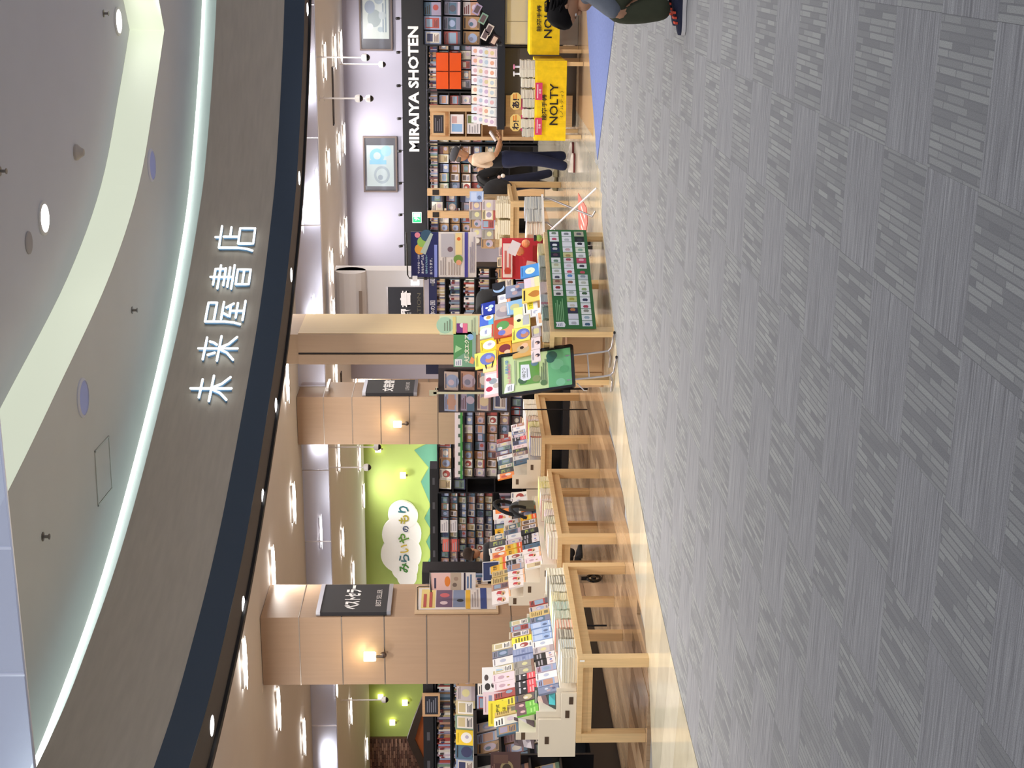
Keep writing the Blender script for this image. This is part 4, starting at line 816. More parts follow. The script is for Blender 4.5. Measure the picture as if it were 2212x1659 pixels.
for k in range(20):
    j=(k+1)%20; m.poly([O0[k],O0[j],I0[j],I0[k]][::-1],fr,M=MP); m.poly([O0[k],O1[k],O1[j],O0[j]][::-1],fr,M=MP); m.poly([I0[k],I0[j],I1[j],I1[k]][::-1],fr,M=MP)
m.poly(O1,fr,M=MP); m.build('frame',M_GLOSS,ps)
m=MB(); w2,h2=W_-.07,H_-.07; MQ=MP@Matrix.Translation((.035,.003,.035))
draw(m,w2,h2,[('r',0,0,1,1,'cfe2a4'),('r',0,0,1,.33,'6cb67c'),('c',.12,.16,.1,'84c49a'),('c',.6,.2,.14,'7cc08c'),('c',.45,.1,.1,'5fae72'),('c',.85,.27,.12,'2c6452'),('c',.75,.29,.09,'2c6452'),
 ('r',.18,.46,.8,.745,'6aa048'),('c',.3,.7,.1,'486a48'),('c',.72,.52,.08,'6a86a0'),('c',.3,.5,.09,'8a9a60'),('p',[(.3,.6),(.34,.58),(.7,.6),(.72,.72),(.34,.73),(.28,.68)],'eef0f8'),('t','100さつ',.34,.655,.3,.05,'3c4a30',.02),('l',1,.36,.62,.6,.64,'7a8290'),
 ('l',3,.12,.35,.78,.44,'6a7a58'),('c',.16,.4,.07,'5a7a4a'),('t','みんなの本だな',.22,.86,.56,.065,'e48aa4',.03),('l',1,.2,.79,.85,.82,'9aa88c'),('p',[(.03,.9),(.05,.83),(.24,.82),(.25,.93),(.14,.955),(.02,.97)],'f0f0f6'),('l',3,.07,.85,.22,.92,'8a90a0'),
 ('t','えほん100',.5,.9,.4,.05,'5a8ac8',.03)],M=MQ,y0=-.001)
m.build('poster_print',M_PRINT,ps)
m=MB(); m.poly([(0.0,-.008,0),(w2,-.008,0),(w2,-.008,h2),(0,-.008,h2)],H('ffffff'),M=MQ); m.build('clear_cover',M_CLEAR,ps)
LEG=H('c9c9d2')
m=MB()
a=Vector((-4.19,13.80,.47)); b=Vector((-4.10,13.98,.47))
def L_(e,o,z): return bl_+rx*e+nn*o+Vector((0,0,z-.415))
lg1=[L_(.10,-.02,.5),L_(.16,-.03,.12),L_(.17,-.02,.05),L_(.16,.05,.022),L_(.14,.30,.018)]
lg2=[L_(.42,-.02,.5),L_(.48,-.03,.12),L_(.49,-.02,.05),L_(.48,.05,.022),L_(.46,.30,.018)]
for L0 in (lg1,lg2):
    m=MB(); m.tube(L0,.0105,LEG,8); lgo=m.build('leg',M_METAL,ps); m=MB(); m.cyl(L0[-1],L0[-1]+nn*.02,.013,H('17171a'),8); m.build('rubber_foot',M_BLACK,lgo)
for L0 in ([L_(.165,-.02,.05),L_(.17,-.12,.02),L_(.175,-.30,.018)],[L_(.485,-.02,.05),L_(.49,-.12,.02),L_(.495,-.30,.018)]):
    m=MB(); m.tube(L0,.0105,LEG,8); m.build('leg',M_METAL,ps)
m=MB(); m.tube([L_(.135,-.025,.27),L_(.45,-.025,.27)],.008,LEG,8); m.build('cross_bar',M_METAL,ps)
m=MB(); m.tube([L_(.05,.0,.40),L_(-.03,-.02,.33),L_(-.01,-.05,.30)],.006,LEG,6); m.build('hinge_arm',M_METAL,ps)

# ================================================================ BOOKCASES
def bookcase(label,x0,x1,y0,depth,z0,z1,shelves,col='16161c',header=None,rz=0,loc=(0,0,0),side=.025,plinth=.1,back=True,mat=None):
    """faces -Y; y0 is its front"""
    mat=mat or M_BLACK; c=H(col); t=thing('bookcase',label,'bookcase',loc,rz)
    for a in (x0,x1-side):
        m=MB(); m.box(a,a+side,y0,y0+depth,z0+.004,z1,c); m.build('side_panel',mat,t)
    if back: m=MB(); m.box(x0+side,x1-side,y0+depth-.02,y0+depth,z0+.01,z1-.001,H('0c0c10')); m.build('back_panel',M_BLACK,t)
    m=MB(); m.box(x0+side,x1-side,y0+.01,y0+depth-.02,z0+.004,z0+plinth,c); m.build('plinth',mat,t)
    m=MB(); m.box(x0+side,x1-side,y0,y0+depth-.02,z1-.025,z1,c); m.build('top_panel',mat,t)
    for z in shelves:
        m=MB(); m.box(x0+side,x1-side,y0,y0+depth-.021,z-.02,z,c); m.build('shelf',mat,t)
    if header:
        m=MB(); m.box(x0,x1,y0-.02,y0-.001,header[0],header[1],H(header[2])); h=m.build('header_board',M_PAINT,t)
        k=int((x1-x0)/.45); m=MB()
        for i in range(k):
            xx=x0+(i+.5)*(x1-x0)/k; zc=(header[0]+header[1])/2; m.poly([(xx-.07,y0-.0212,zc-.022),(xx+.07,y0-.0212,zc-.022),(xx+.07,y0-.0212,zc+.022),(xx-.07,y0-.0212,zc+.022)],H('55555c'))
        m.build('label_plate',M_PRINT,h)
    return t
# K1 black gondola with comics in front of the green wall
zs1=[1.0+.167*k for k in range(7)]
bookcase('wide black bookcase of face-out comics below the white cloud sign',-12.05,-9.56,25.0,.4,0,2.19,zs1[:-1]+[.3,.65],header=(2.04,2.19,'1c1c22'))
for ri in range(6):
    z=zs1[ri]; row([N]*17,(-11.93,25.06),(.142,0),(0,-1),z+.002,.128,.145,.014,R(12),'on the %s shelf of the black comic bookcase'%['lowest visible','second','third','fourth','fifth','top'][ri],'comic book',None,31+ri,.004,'comic_book',pages=False)
for x,y,z,c,l in [(-11.15,24.99,2.0-.2,'e47a70','upper salmon card'),(-11.15,24.99,1.8-.17,'e0706a','lower salmon card'),(-10.75,24.99,1.84,'e8e6ea','white list card on the upper shelf'),(-10.75,24.99,1.67,'e6e4ea','white list card one shelf lower')]:
    m=MB(); m.box(-.13,.13,0,.004,0,.15,H(c)); draw(m,.2,.15,[('l',3,0,.1,1,.9,'b8a0a8' if c[0]=='e' and c[2]!='e' and c[1]!='8' and c[1]!='6' else 'b8b4c0')],M=Matrix.Translation((-.1,0,0))); o=m.build('shelf_card',M_PRINT,None,(x,y+.035,z)); tag(o,l+' on the black comic bookcase','card')
# K2 low gondola in front of the rear column
zs2=[.10,.52,.70,.88,1.06,1.24,1.42]
bookcase('low black gondola with a green edged top shelf in front of the rear column',-7.62,-6.22,19.5,.35,0,1.56,zs2[1:],side=.02)
m=MB(); m.box(-7.62,-6.22,19.5,19.86,1.565,1.60,H('3c8a40')); m.box(-7.60,-6.24,19.52,19.55,1.60,1.68,H('d8cdd4')); 
for k in range(9): m.box(-7.55+k*.145,-7.50+k*.145,19.512,19.52,1.585,1.63,H('4a5a50'))
o=m.build('shelf_top_sign',M_PAINT); tag(o,'white and green strip sign lying on the low black gondola','sign')
for ri,z in enumerate(zs2[2:]):
    row([N]*10,(-7.54,19.55),(.136,0),(0,-1),z+.002,.126,.145,.014,R(10),'on the %s shelf of the low gondola by the rear column'%['lowest','second','third','fourth','top'][ri],'comic book',None,51+ri,.004,'comic_book',pages=False)
bookcase('dark bookcase with large plush and posters between the rear column and the green wall',-9.5,-8.0,23.6,.4,0,2.02,[.5,1.0,1.5,1.75])
row([N]*7,(-9.35,23.66),(.2,0),(0,-1),1.77,.19,.22,.014,R(8),'on the top shelf behind the low gondola','magazine',None,61,.004,'magazine',pages=False)
row([N]*7,(-9.35,23.66),(.2,0),(0,-1),1.52,.19,.21,.014,R(8),'on the second shelf behind the low gondola','magazine',None,62,.004,'magazine',pages=False)
# K3 back wall run with shop name header
for k,(x0,x1) in enumerate([(-5.95,-5.12),(-5.08,-4.1),(-4.06,-3.0),(-2.96,-1.95),(-1.91,-.9),(-.86,.4)]):
    bookcase('back wall bookcase %s'%['at the far left under the shop name header','second from the left beside the wood posts','behind the standing man','behind the orange doors','right of the orange doors','far right'][k],x0,x1,29.5,.4,0,2.3,[.6,.9,1.17,1.40,1.63,1.86,2.09])
    if k in (0,1,2,3):
        nn_=int((x1-x0)/.19)
        for ri,z in enumerate([.9,1.17,1.40,1.63,1.86]):
            row([N]*nn_,(x0+.1,29.56),(.195,0),(0,-1),z+.002,.175,.2,.012,R(8),'on the %s shelf, back wall %s'%(['lowest','second','third','fourth','top'][ri],['at far left','by the posts','behind the man','by the orange doors'][k]),'magazine',None,70+k*7+ri,.006,'magazine',pages=False)
hd=thing('shop_name_header','long black header board with white capital letters along the back wall','sign')
m=MB(); m.box(-6.95,1.2,29.42,29.9,2.32,2.80,H('14151c')); m.build('board',M_BLACK,hd)
m=MB(); text(m,'MIRAIYA SHOTEN',-4.22,2.46,2.52,.215,H('f2f2f6'),bold=.035,y=29.405,keep=False); m.build('lettering',M_PRINT,hd)
for k in range(11):
    x=-6.2+k*.665; t=thing('header_spotlight','small spotlight washing the black header from above, %s from the left'%ORD[k],'spotlight',(x,29.46,2.80)); m=MB(); m.cyl((0,-.14,.10),(0,-.10,.04),.03,H('2a2a2e'),10); m.build('shade',M_BLACK,t); m=MB(); m.tube([(0,0,0),(0,0,.08),(0,-.12,.08)],.008,H('2a2a2e'),6); m.build('arm',M_BLACK,t)
    l=bpy.data.lights.new('header_light','SPOT'); l.energy=2.2; l.spot_size=R(75); l.spot_blend=.6; l.shadow_soft_size=.03; lo=bpy.data.objects.new('header_light',l); lo.location=(x,29.33,2.86); lo.rotation_euler=(R(8),0,0); COL.objects.link(lo)
t=thing('exit_sign','green and white lit exit sign on the black header','sign',(-5.6,29.38,2.43)); m=MB(); m.box(-.11,.11,0,.03,0,.19,H('eafff0')); m.build('box',M_EM_LO,t)
m=MB(); M0=Matrix.Translation((-.1,0,.01)); draw(m,.2,.17,[('r',0,0,1,1,'1fae62'),('r',.55,.12,.95,.9,'f2fff6'),('c',.42,.75,.07,'f2fff6'),('p',[(.25,.2),(.33,.2),(.5,.6),(.42,.68)],'f2fff6'),('p',[(.2,.6),(.45,.5),(.45,.58),(.2,.68)],'f2fff6'),('p',[(.42,.45),(.6,.2),(.66,.24),(.5,.5)],'1fae62')],M=M0); m.build('pictogram',M_EM_LO,t)
# framed pictures
def framed(label,x0,x1,z0,z1,D,y=30.14,flip=False,big=.28):
    t=thing('framed_picture',label,'picture'); m=MB(); W=x1-x0; Hh=z1-z0
    for a,b,c,d in [(x0,x1,z0,z0+.035),(x0,x1,z1-.035,z1),(x0,x0+.035,z0+.035,z1-.035),(x1-.035,x1,z0+.035,z1-.035)]: m.box(a,b,y,y+.05,c,d,H('6a5c58'))
    m.build('frame',M_PAINT,t)
    m=MB(); draw(m,W-.07,Hh-.07,D,M=Matrix.Translation((x0+.035,y+.03,z0+.035)),y0=0); m.build('print',M_PRINT,t)
    m=MB(); m.poly([(x0+.03,y+.015,z0+.03),(x1-.03,y+.015,z0+.03),(x1-.03,y+.015,z1-.03),(x0+.03,y+.015,z1-.03)],H('ffffff')); m.build('glazing',M_CLEAR,t)
framed('framed pale print of blue figures, right of the shop name letters',-2.24,-1.05,3.02,3.70,[('r',0,0,1,1,'4e4d52'),('r',.18,.06,1,.94,'b9c0ba'),('c',.55,.55,.16,'8f9a98',.8),('c',.75,.7,.12,'8b96a4',.8),('c',.4,.7,.06,'c8ccc4'),('c',.35,.35,.05,'98a4a8'),('l',2,.3,.12,.9,.3,'7f8c94'),('c',.88,.4,.08,'96a2aa'),('c',.6,.28,.07,'a8b0b0')])
framed('framed pale print with a light blue letter shape, above the standing man',-5.20,-4.01,2.96,3.68,[('r',0,0,1,1,'4e4d52'),('r',.08,.06,.86,.94,'a9b4b4'),('c',.66,.6,.14,'78a8c0'),('c',.66,.6,.07,'a9b4b4'),('r',.5,.3,.58,.85,'78a8c0'),('c',.3,.45,.17,'919ca2',.9),('c',.3,.45,.12,'a9b4b4',.9),('c',.25,.5,.05,'87929a'),('c',.75,.3,.1,'8fb4c4')])
# orange doors
t=thing('orange_cabinet','glossy orange two door box inside the back wall bookcases','cabinet'); 
for z0,z1 in [(1.86,2.1),(1.60,1.83)]:
    for x0,x1 in [(-2.94,-2.6),(-2.58,-2.22)]: m=MB(); m.box(x0,x1,29.42,29.46,z0,z1,H('d4501c')); m.build('door',M_GLOSS,t)
m=MB(); m.box(-2.945,-2.215,29.46,29.49,1.59,2.11,H('8a3010')); m.build('body',M_PAINT,t)
# signs
def hsign(label,x0,x1,y,z0,z1,jp,en,seg,rot=None,mt='23252f'):
    t=thing('hanging_sign',label,'sign'); m=MB(); m.box(x0,x1,y,y+.03,z0,z1,H(mt)); bo=m.build('board',M_PAINT,t)
    m=MB(); m.box(x0,x1,y-.004,y+.034,z1,z1+.03,H('c8c4c8')); m.build('top_rail',M_METAL,t)
    m=MB(); text(m,jp,x0+.06,z0+(z1-z0)*.36,x1-x0-.12,(z1-z0)*.30,H('f0eff4'),bold=.03,y=y-.002,keep=False); text(m,en,x0+.1,z0+(z1-z0)*.08,x1-x0-.2,(z1-z0)*.10,H('6a6658'),y=y-.002,keep=False); m.build('lettering',M_PRINT,bo); return t
hsign('dark hanging sign reading study books, beside the pale groove column',-6.55,-5.56,23.0,2.22,2.81,'学習書','EDUCATION',0)
def sidesign(label,X,y0,y1,z0,z1,jp,en):
    t=thing('column_sign',label,'sign'); M=Matrix(((0,-1,0,X),(1,0,0,y0),(0,0,1,z0),(0,0,0,1))); W=y1-y0;Hh=z1-z0
    m=MB(); m.box(0,W,-.05,-.0,0,Hh,H('26262c'),M=M); bo=m.build('board',M_PAINT,t)
    m=MB(); m.box(0,W,-.058,.0,Hh,Hh+.05,H('c4c4cc'),M=M); m.box(0,W,-.058,.0,-.05,0,H('b4b4bc'),M=M); m.build('rail',M_METAL,t)
    m=MB(); text(m,jp,W*.1,Hh*.42,W*.86,Hh*.24,H('f2f2f4'),M=M,bold=.04,y=-.052,keep=False)
    text(m,en,W*.2,Hh*.1,W*.6,Hh*.08,H('c8c4c4'),M=M,bold=.01,y=-.052,keep=False); m.build('lettering',M_PRINT,bo)
sidesign('dark sign reading best seller in katakana on the side of the front column',-6.53*S1+.001,12.93*S1,13.57*S1,zs_(2.33),zs_(3.0),'ベストセラー','BEST SELLER')
sidesign('dark sign with three kanji on the side of the rear column',-6.56+.001,20.2,20.86,2.30,3.02,'文芸書','LITERATURE')
# thin fluorescent/LED bars on column sides
for X,y,z,l in [(-6.5*S1,13.1*S1,zs_(3.62),'slim silver lamp bar high on the side of the front column'),(-6.53,20.4,3.60,'slim silver lamp bar high on the side of the rear column')]:
    t=thing('lamp_bar',l,'wall lamp'); m=MB(); m.box(X+.02,X+.07,y-.12,y+.36,z-.02,z+.02,H('c8c4c4')); m.build('housing',M_METAL,t); m=MB(); m.box(X+.0,X+.02,y,y+.04,z-.02,z+.02,H('7a746e')); m.build('bracket',M_METAL,t)
m=MB(); m.box(-7.35*S1,-7.30*S1,12.82*S1,12.9*S1,zs_(3.60),zs_(3.66),H('e8e4e4')); o=m.build('cable_box',M_PAINT); tag(o,'small white box with dark edge on the left corner of the front column','box')
# notice frame on the front column side
t=thing('notice_frame','clear notice holder with a yellow and blue flyer on the front column side','notice'); X=-6.527*S1
M=Matrix(((0,-1,0,X),(1,0,0,12.95*S1),(0,0,1,zs_(1.2)),(0,0,0,1)))@Matrix.Scale(S1,4)
m=MB(); m.box(0,.62,-.02,0,0,.85,H('d2b796'),M=M); m.build('board',M_PAINT,t)
m=MB(); draw(m,.5,.8,[('r',0,0,1,1,'e2dcda'),('r',.06,.78,.94,.96,'e2cc84'),('r',.1,.56,.9,.77,'6a5470'),('c',.3,.67,.08,'d8c4cc'),('c',.65,.66,.1,'c06068'),('r',.1,.4,.9,.55,'7a88a8'),('c',.4,.46,.07,'20242c'),('r',.02,.33,.98,.39,'e4b43c'),('r',.02,.12,.98,.2,'3a4c8c'),('l',3,.1,.22,.9,.32,'a8a0a4'),('l',2,.1,.8,.8,.95,'b0504a')],M=M@Matrix.Translation((.06,-.021,.02)),y0=-.001); m.build('flyer',M_PRINT,t)
m=MB(); m.tube([M@Vector(p) for p in [(.05,-.03,.82),(.55,-.03,.84),(.58,-.03,.82),(.585,-.03,.2)]],.006,H('0c0c0e'),6); m.build('black_wire',M_BLACK,t)
# flyer stand behind (pink/orange banner)
t=thing('hanging_flyer','pink and orange flyer hung beside the dark comic shelves','poster'); m=MB(); M=Matrix.Translation((-7.83,16.2,1.42)); m.box(0,.24,0,.003,-.02,.56,H('ece6e6'),M=M)
draw(m,.24,.54,[('r',0,.55,1,1,'eec8c4'),('c',.5,.62,.3,'e8883c',.5),('l',1,.1,.86,.7,.95,'4a4460'),('r',0,.3,1,.55,'bfae9c'),('c',.3,.45,.12,'7a6a60'),('c',.65,.42,.12,'a89080'),('r',0,.2,1,.24,'2c2440'),('l',2,.1,.04,.9,.18,'5878a8')],M=M); m.build('print',M_PRINT,t)
m=MB(); m.tube([(-7.85,16.19,1.96),(-7.56,16.19,1.98),(-7.54,16.19,.0)],.009,H('101014'),6); m.build('stand_pole',M_BLACK,t); 
# K9 bookcases between groove column and white bulkhead
kb=bookcase('navy headed bookcase of study books left of the blue poster',-6.6,-5.5,24.3,.4,0,2.16,[.5,.8,1.1,1.36,1.62,1.88],header=(2.02,2.16,'1e2350'))
for w_,x_ in (('図鑑',-5.85),('本の国',-6.4)): m=MB(); text(m,w_,x_,2.05,.3,.09,H('e8e8f4'),y=24.277); m.build('header_lettering',M_PRINT,kb)
bl=MB(); bl.box(-6.9,-5.78,25.2,25.6,2.28,3.9,H('dcd9dc')); bl.cyl((-6.9,25.2,3.6),(-5.78,25.2,3.6),.28,H('dcd9dc'),16); o=struct(bl.build('wall_bulkhead',M_PAINT))
m=MB(); m.box(-6.8,-6.1,24.9,24.93,3.38,3.44,H('8a7a70')); o=m.build('wall_trim_bar',M_PAINT); tag(o,'short brown bar on the white bulkhead above the study books sign','bar')
m=MB(); m.cyl((-5.95,24.95,2.35),(-5.95,24.95,2.5),.045,H('f6f8ff'),12); o=m.build('bulkhead_lamp',M_EM_MID); tag(o,'small bright cylinder lamp on the white bulkhead','lamp')
# header over the comics at pillar 3's left
t=thing('hanging_sign','narrow navy header board with drama books wording left of the pale column','sign'); m=MB(); m.box(-7.2,-6.2,23.4,23.43,1.98,2.2,H('171a38')); m.build('board',M_BLACK,t); m=MB(); text(m,'映・ドラマの',-7.0,2.05,.75,.09,H('dfe0ec'),y=23.39); m.build('lettering',M_PRINT,t)
# left bookcases
bookcase('tall black bookcase of spines at the far left behind the near table',-12.6,-8.7,18.6,.35,0,2.15,[.6,.9,1.2,1.5,1.75,1.98],header=(2.0,2.15,'17171d'))
b1=thing('gondola_rack','black magazine rack running behind the near table with a low plinth','rack')
m=MB(); m.box(-8.5,-7.77,11.2,15.6,.004,.28,H('141215')); m.build('plinth',M_BLACK,b1)
for y in (11.2,12.05,12.9): m=MB(); m.box(-8.5,-7.6,y,y+.03,.28,1.45,H('15151a')); m.build('upright',M_BLACK,b1)
for z in (.62,.92,1.2): m=MB(); m.box(-8.5,-7.62,11.24,12.89,z-.02,z,H('1a1a20')); m.build('shelf',M_BLACK,b1)
m=MB(); m.box(-8.5,-7.6,11.2,12.93,1.42,1.455,H('15151a')); m.build('top_panel',M_BLACK,b1)
for ri,z in enumerate((.62,.92,1.2)): row([N]*8,(-7.68,11.36),(0,.2),(1,0),z+.002,.18,.23,.012,R(14),'on the %s shelf of the black rack behind the near table'%['lower','middle','upper'][ri],'magazine',None,91+ri,.006,'magazine',pages=False)
# big posters standing at the top of the near racks
def card(label,cat,name,x,y,z,w,h,D,nrm=(1,0),tilt=8,mat=None,th=.004,bend=0):
    rz=facing(*nrm); m=MB(); m.box(0,w,0,th,0,h,H(D[0][5] if D[0][0]=='r' else 'eeeeee')); draw(m,w,h,D,y0=-.0006)
    o=m.build(name,mat or M_PRINT); o.matrix_world=Matrix.Translation((x,y,z))@Matrix.Rotation(rz,4,'Z')@Matrix.Rotation(R(-tilt),4,'X')@Matrix.Translation((-w/2,0,0)); return tag(o,label,cat)
card('yellow handwritten card over the near display table','card','hand_card',-6.50,10.98,1.17,.22,.17,[('r',0,0,1,1,'f2e040'),('l',1,.1,.72,.9,.92,'c8b020'),('t','運の方程式',.1,.36,.75,.28,'3a3420',.02),('t','トムのは',.15,.06,.6,.22,'3a3420',.02)],(.62,-.78),12)
card('pale pink poster behind the yellow card','poster','small_poster',-6.56,11.26,1.18,.2,.2,[('r',0,0,1,1,'ead2da'),('r',.1,.3,.9,.45,'a08c94'),('r',.15,.6,.85,.75,'8c94b0'),('l',1,.1,.85,.8,.93,'b890a0')],(.62,-.78),10)
card('white curved poster with black oval shapes by the front column','poster','small_poster',-6.56,11.68,1.18,.24,.21,[('r',0,0,1,1,'eceaea'),('c',.25,.75,.14,'28201e',.8),('c',.6,.8,.12,'4a3c3a',.7),('c',.3,.5,.1,'38302e',.7),('r',.1,.06,.9,.34,'b4d4f0'),('t','決定版',.15,.08,.7,.24,'3a7ad0',.02)],(.62,-.78),16)
card('clear wrapped dark red book in front of the black rack','book','wrapped_book',-6.9,10.75,1.06,.26,.27,[('r',0,0,1,1,'4a3230'),('c',.45,.45,.26,'8a7a58',.9),('c',.45,.45,.16,'3c3028'),('r',.62,.4,.9,.9,'5a4038'),('l',2,.1,.85,.6,.95,'8a6a60')],(.5,-.87),18,M_GLOSS,.02)
card('dark magazine leaning on the cream riser end','magazine','magazine',-6.22,10.60,.775,.28,.25,[('r',0,0,1,1,'35403e'),('c',.4,.6,.2,'7a8a70'),('c',.65,.7,.14,'c0a8a0'),('r',.55,.0,1,.3,'4ab0b8'),('p',[(0,.0),(1,.55),(1,.8),(0,.28)],'6a565c'),('l',1,.1,.88,.9,.96,'c8c8c0')],(.35,-.94),48)
card('dark magazine leaning lower at the back of the cream riser','magazine','magazine',-6.50,10.62,.95,.24,.24,[('r',0,0,1,1,'5a4a50'),('p',[(0,.1),(1,.4),(1,.8),(0,.5)],'b8b0b8'),('l',2,.1,.8,.9,.95,'3a3038'),('c',.3,.3,.12,'8c8490')],(.35,-.94),46)
t=thing('cream_box','cream cardboard display box with handle slots on the near end of the front table','box'); m=MB(); m.box(-6.66,-6.05,10.53,10.552,.602,.93-.2,H('e6dccb')); m.box(-6.66,-6.3,10.53,10.552,.73,.92,H('e6dccb')); m.build('side_panel',M_PAINT,t)
m=MB()
for a,b in [(-6.25,.66),(-6.5,.83),(-6.12,.63)]: m.box(a-.035,a+.035,10.527,10.531,b,b+.035,H('4c3826'))
m.build('handle_slot',M_BLACK,t)
gp2=thing('display_riser','pale stepped stand between the middle and furthest tables','display stand')
m=MB(); m.box(-7.0,-6.68,15.1,16.15,.55,.98,H('cfc4b4')); m.build('upper_step',M_PAINT,gp2); m=MB(); m.box(-6.68,-6.45,15.1,16.15,.55,.78,H('cfc4b4')); m.build('lower_step',M_PAINT,gp2)
for a,b in ((-7.0,15.1),(-6.5,15.1),(-7.0,16.1),(-6.5,16.1)): m=MB(); m.box(a,a+.05,b,b+.05,.004,.55,H('cdab7c')); m.build('leg',M_WOOD,gp2)
row([N,'white','yelred',N,'white','redoval','orchar'],(-6.74,15.2),(0,.15),(.8,-.6),.982,.14,.2,.016,R(12),'on the pale stand between the tables, upper step','book',None,151)
row(['white',N,'blackred','photo',N,'white',N],(-6.52,15.2),(0,.15),(.8,-.6),.782,.14,.19,.016,R(12),'on the pale stand between the tables, lower step','book',None,152)
# navy plaque, tote with black handles and gadgets on the middle table
card('navy framed plaque on the middle table','sign','plaque',-6.56,14.05,1.16,.24,.19,[('r',0,0,1,1,'dcdce4'),('r',.05,.06,.95,.94,'333d66'),('r',.3,.42,.7,.58,'b8c0dc')],(.8,-.6),8)
t=thing('tote_bag','dark grey folded bag with thick black looped handles among the books of the middle table','bag'); 
m=MB(); pts=[Vector((-6.2+.05*math.sin(a),14.95+.17*math.cos(a),1.03+.17*math.sin(a))) for a in [PI*k/14*1.15-.2 for k in range(15)]]; m.tube(pts,.022,H('111014'),8); m.build('handle',M_CLOTH,t)
m=MB(); pts=[Vector((-6.05+.05*math.sin(a),14.45+.15*math.cos(a),.86+.17*math.sin(a))) for a in [PI*k/14 for k in range(15)]]; m.tube(pts,.018,H('111014'),8); m.build('handle',M_CLOTH,t)
m=MB(); m.ball((-6.2,14.9,.93),.15,H('3c4046'),n=12,sx=.55,sy=1.1,sz=.75); m.build('body',M_CLOTH,t,smooth=True)
m=MB(); m.box(-6.1,-6.07,14.62,14.86,.76,.93,H('57524a')); m.build('pocket',M_CLOTH,t)
# magazine spinner with clear pockets
sp=thing('magazine_spinner','wire spinner rack with clear magazine pockets left of the pale column','rack')
X0,Y0=-5.28,16.6
for (a,b) in [(-5.55,16.55),(-5.02,16.55)]: m=MB(); m.tube([(a,b,0.02),(a,b,1.86)],.01,H('3a3a42'),6); m.build('post',M_METAL,sp)
m=MB(); m.tube([(-5.285,16.56,0.02),(-5.285,16.56,1.9)],.012,H('1c1c22'),6); m.build('post',M_METAL,sp)
m=MB(); m.box(-5.57,-5.0,16.5,16.72,.98,1.86,H('3c3438')); m.build('back_panel',M_BLACK,sp)
k=0
for zi,z in enumerate([1.62,1.42,1.22,1.02]):
    for xi,x in enumerate([-5.42,-5.15]):
        book('rnd%d'%(k*5%46),.235,.17,.012,(x,16.47-.01*(3-zi),z),facing(0,-1),R(10),'magazine in the clear spinner pocket, %s row, %s side'%(['top','second','third','bottom'][zi],['outer','inner'][xi]),'magazine',None,'magazine',False)
        m=MB(); m.poly([(x-.125,16.44,z-.01),(x+.125,16.44,z-.01),(x+.125,16.42,z+.12),(x-.125,16.42,z+.12)],H('ffffff')); m.build('clear_pocket',M_CLEAR,sp); k+=1
m=MB(); m.box(-5.3,-5.272,16.40,16.406,1.25,1.92,H('d8dcc4')); m.box(-5.315,-5.257,16.40,16.56,1.88,1.89,H('c8ccb4')); m.box(-5.32,-5.25,16.40,16.406,1.89,1.97,H('c8ccb4')); o=m.build('paper_strip',M_PRINT); tag(o,'long pale green paper strip hanging on the magazine spinner','paper strip')
# green hanging posters on the pale column
def colposter(label,M,w,h,D):
    t=thing('hanging_poster',label,'poster'); m=MB(); m.box(0,w,0,.003,0,h,H(D[0][5]),M=M); draw(m,w,h,D,M=M,y0=-.001); m.build('print',M_PRINT,t); return t
Y=15.232
colposter('green illustrated poster with large lettering on the pale groove column',Matrix.Translation((-4.60,Y,1.415)),.41,.25,[('r',0,0,1,1,'5c9a64'),('r',0,0,1,.16,'8cb0a8'),('p',[(.1,.0),(.4,.5),(.2,1),(0,1),(0,.1)],'79a890'),('p',[(.4,.95),(.52,.62),(.62,.9)],'a8d8a4'),('c',.85,.25,.09,'8cb8ec'),('r',.03,.62,.22,.94,'e8ecf4'),('l',3,.05,.66,.2,.9,'8a90b0'),('t','大際文エクア',.12,.26,.8,.3,'e8ecd8',.04),('p',[(.08,.12),(.22,.05),(.3,.2),(.12,.3)],'f0a070')])
colposter('pale green poster with purple picture book on the side of the groove column',Matrix.Translation((-4.225,Y+.0,1.39)),.22,.43,[('r',0,0,1,1,'cfdcb8'),('c',.5,.86,.44,'a8ccb4'),('l',3,.2,.7,.8,.9,'7a8c78'),('r',.1,.28,.6,.56,'7a3a84'),('c',.5,.42,.12,'e8e4ee'),('r',.1,.28,.6,.4,'e87a9c'),('l',2,.1,.06,.9,.2,'a8b498'),('r',.05,.58,.95,.66,'e0d48a')])
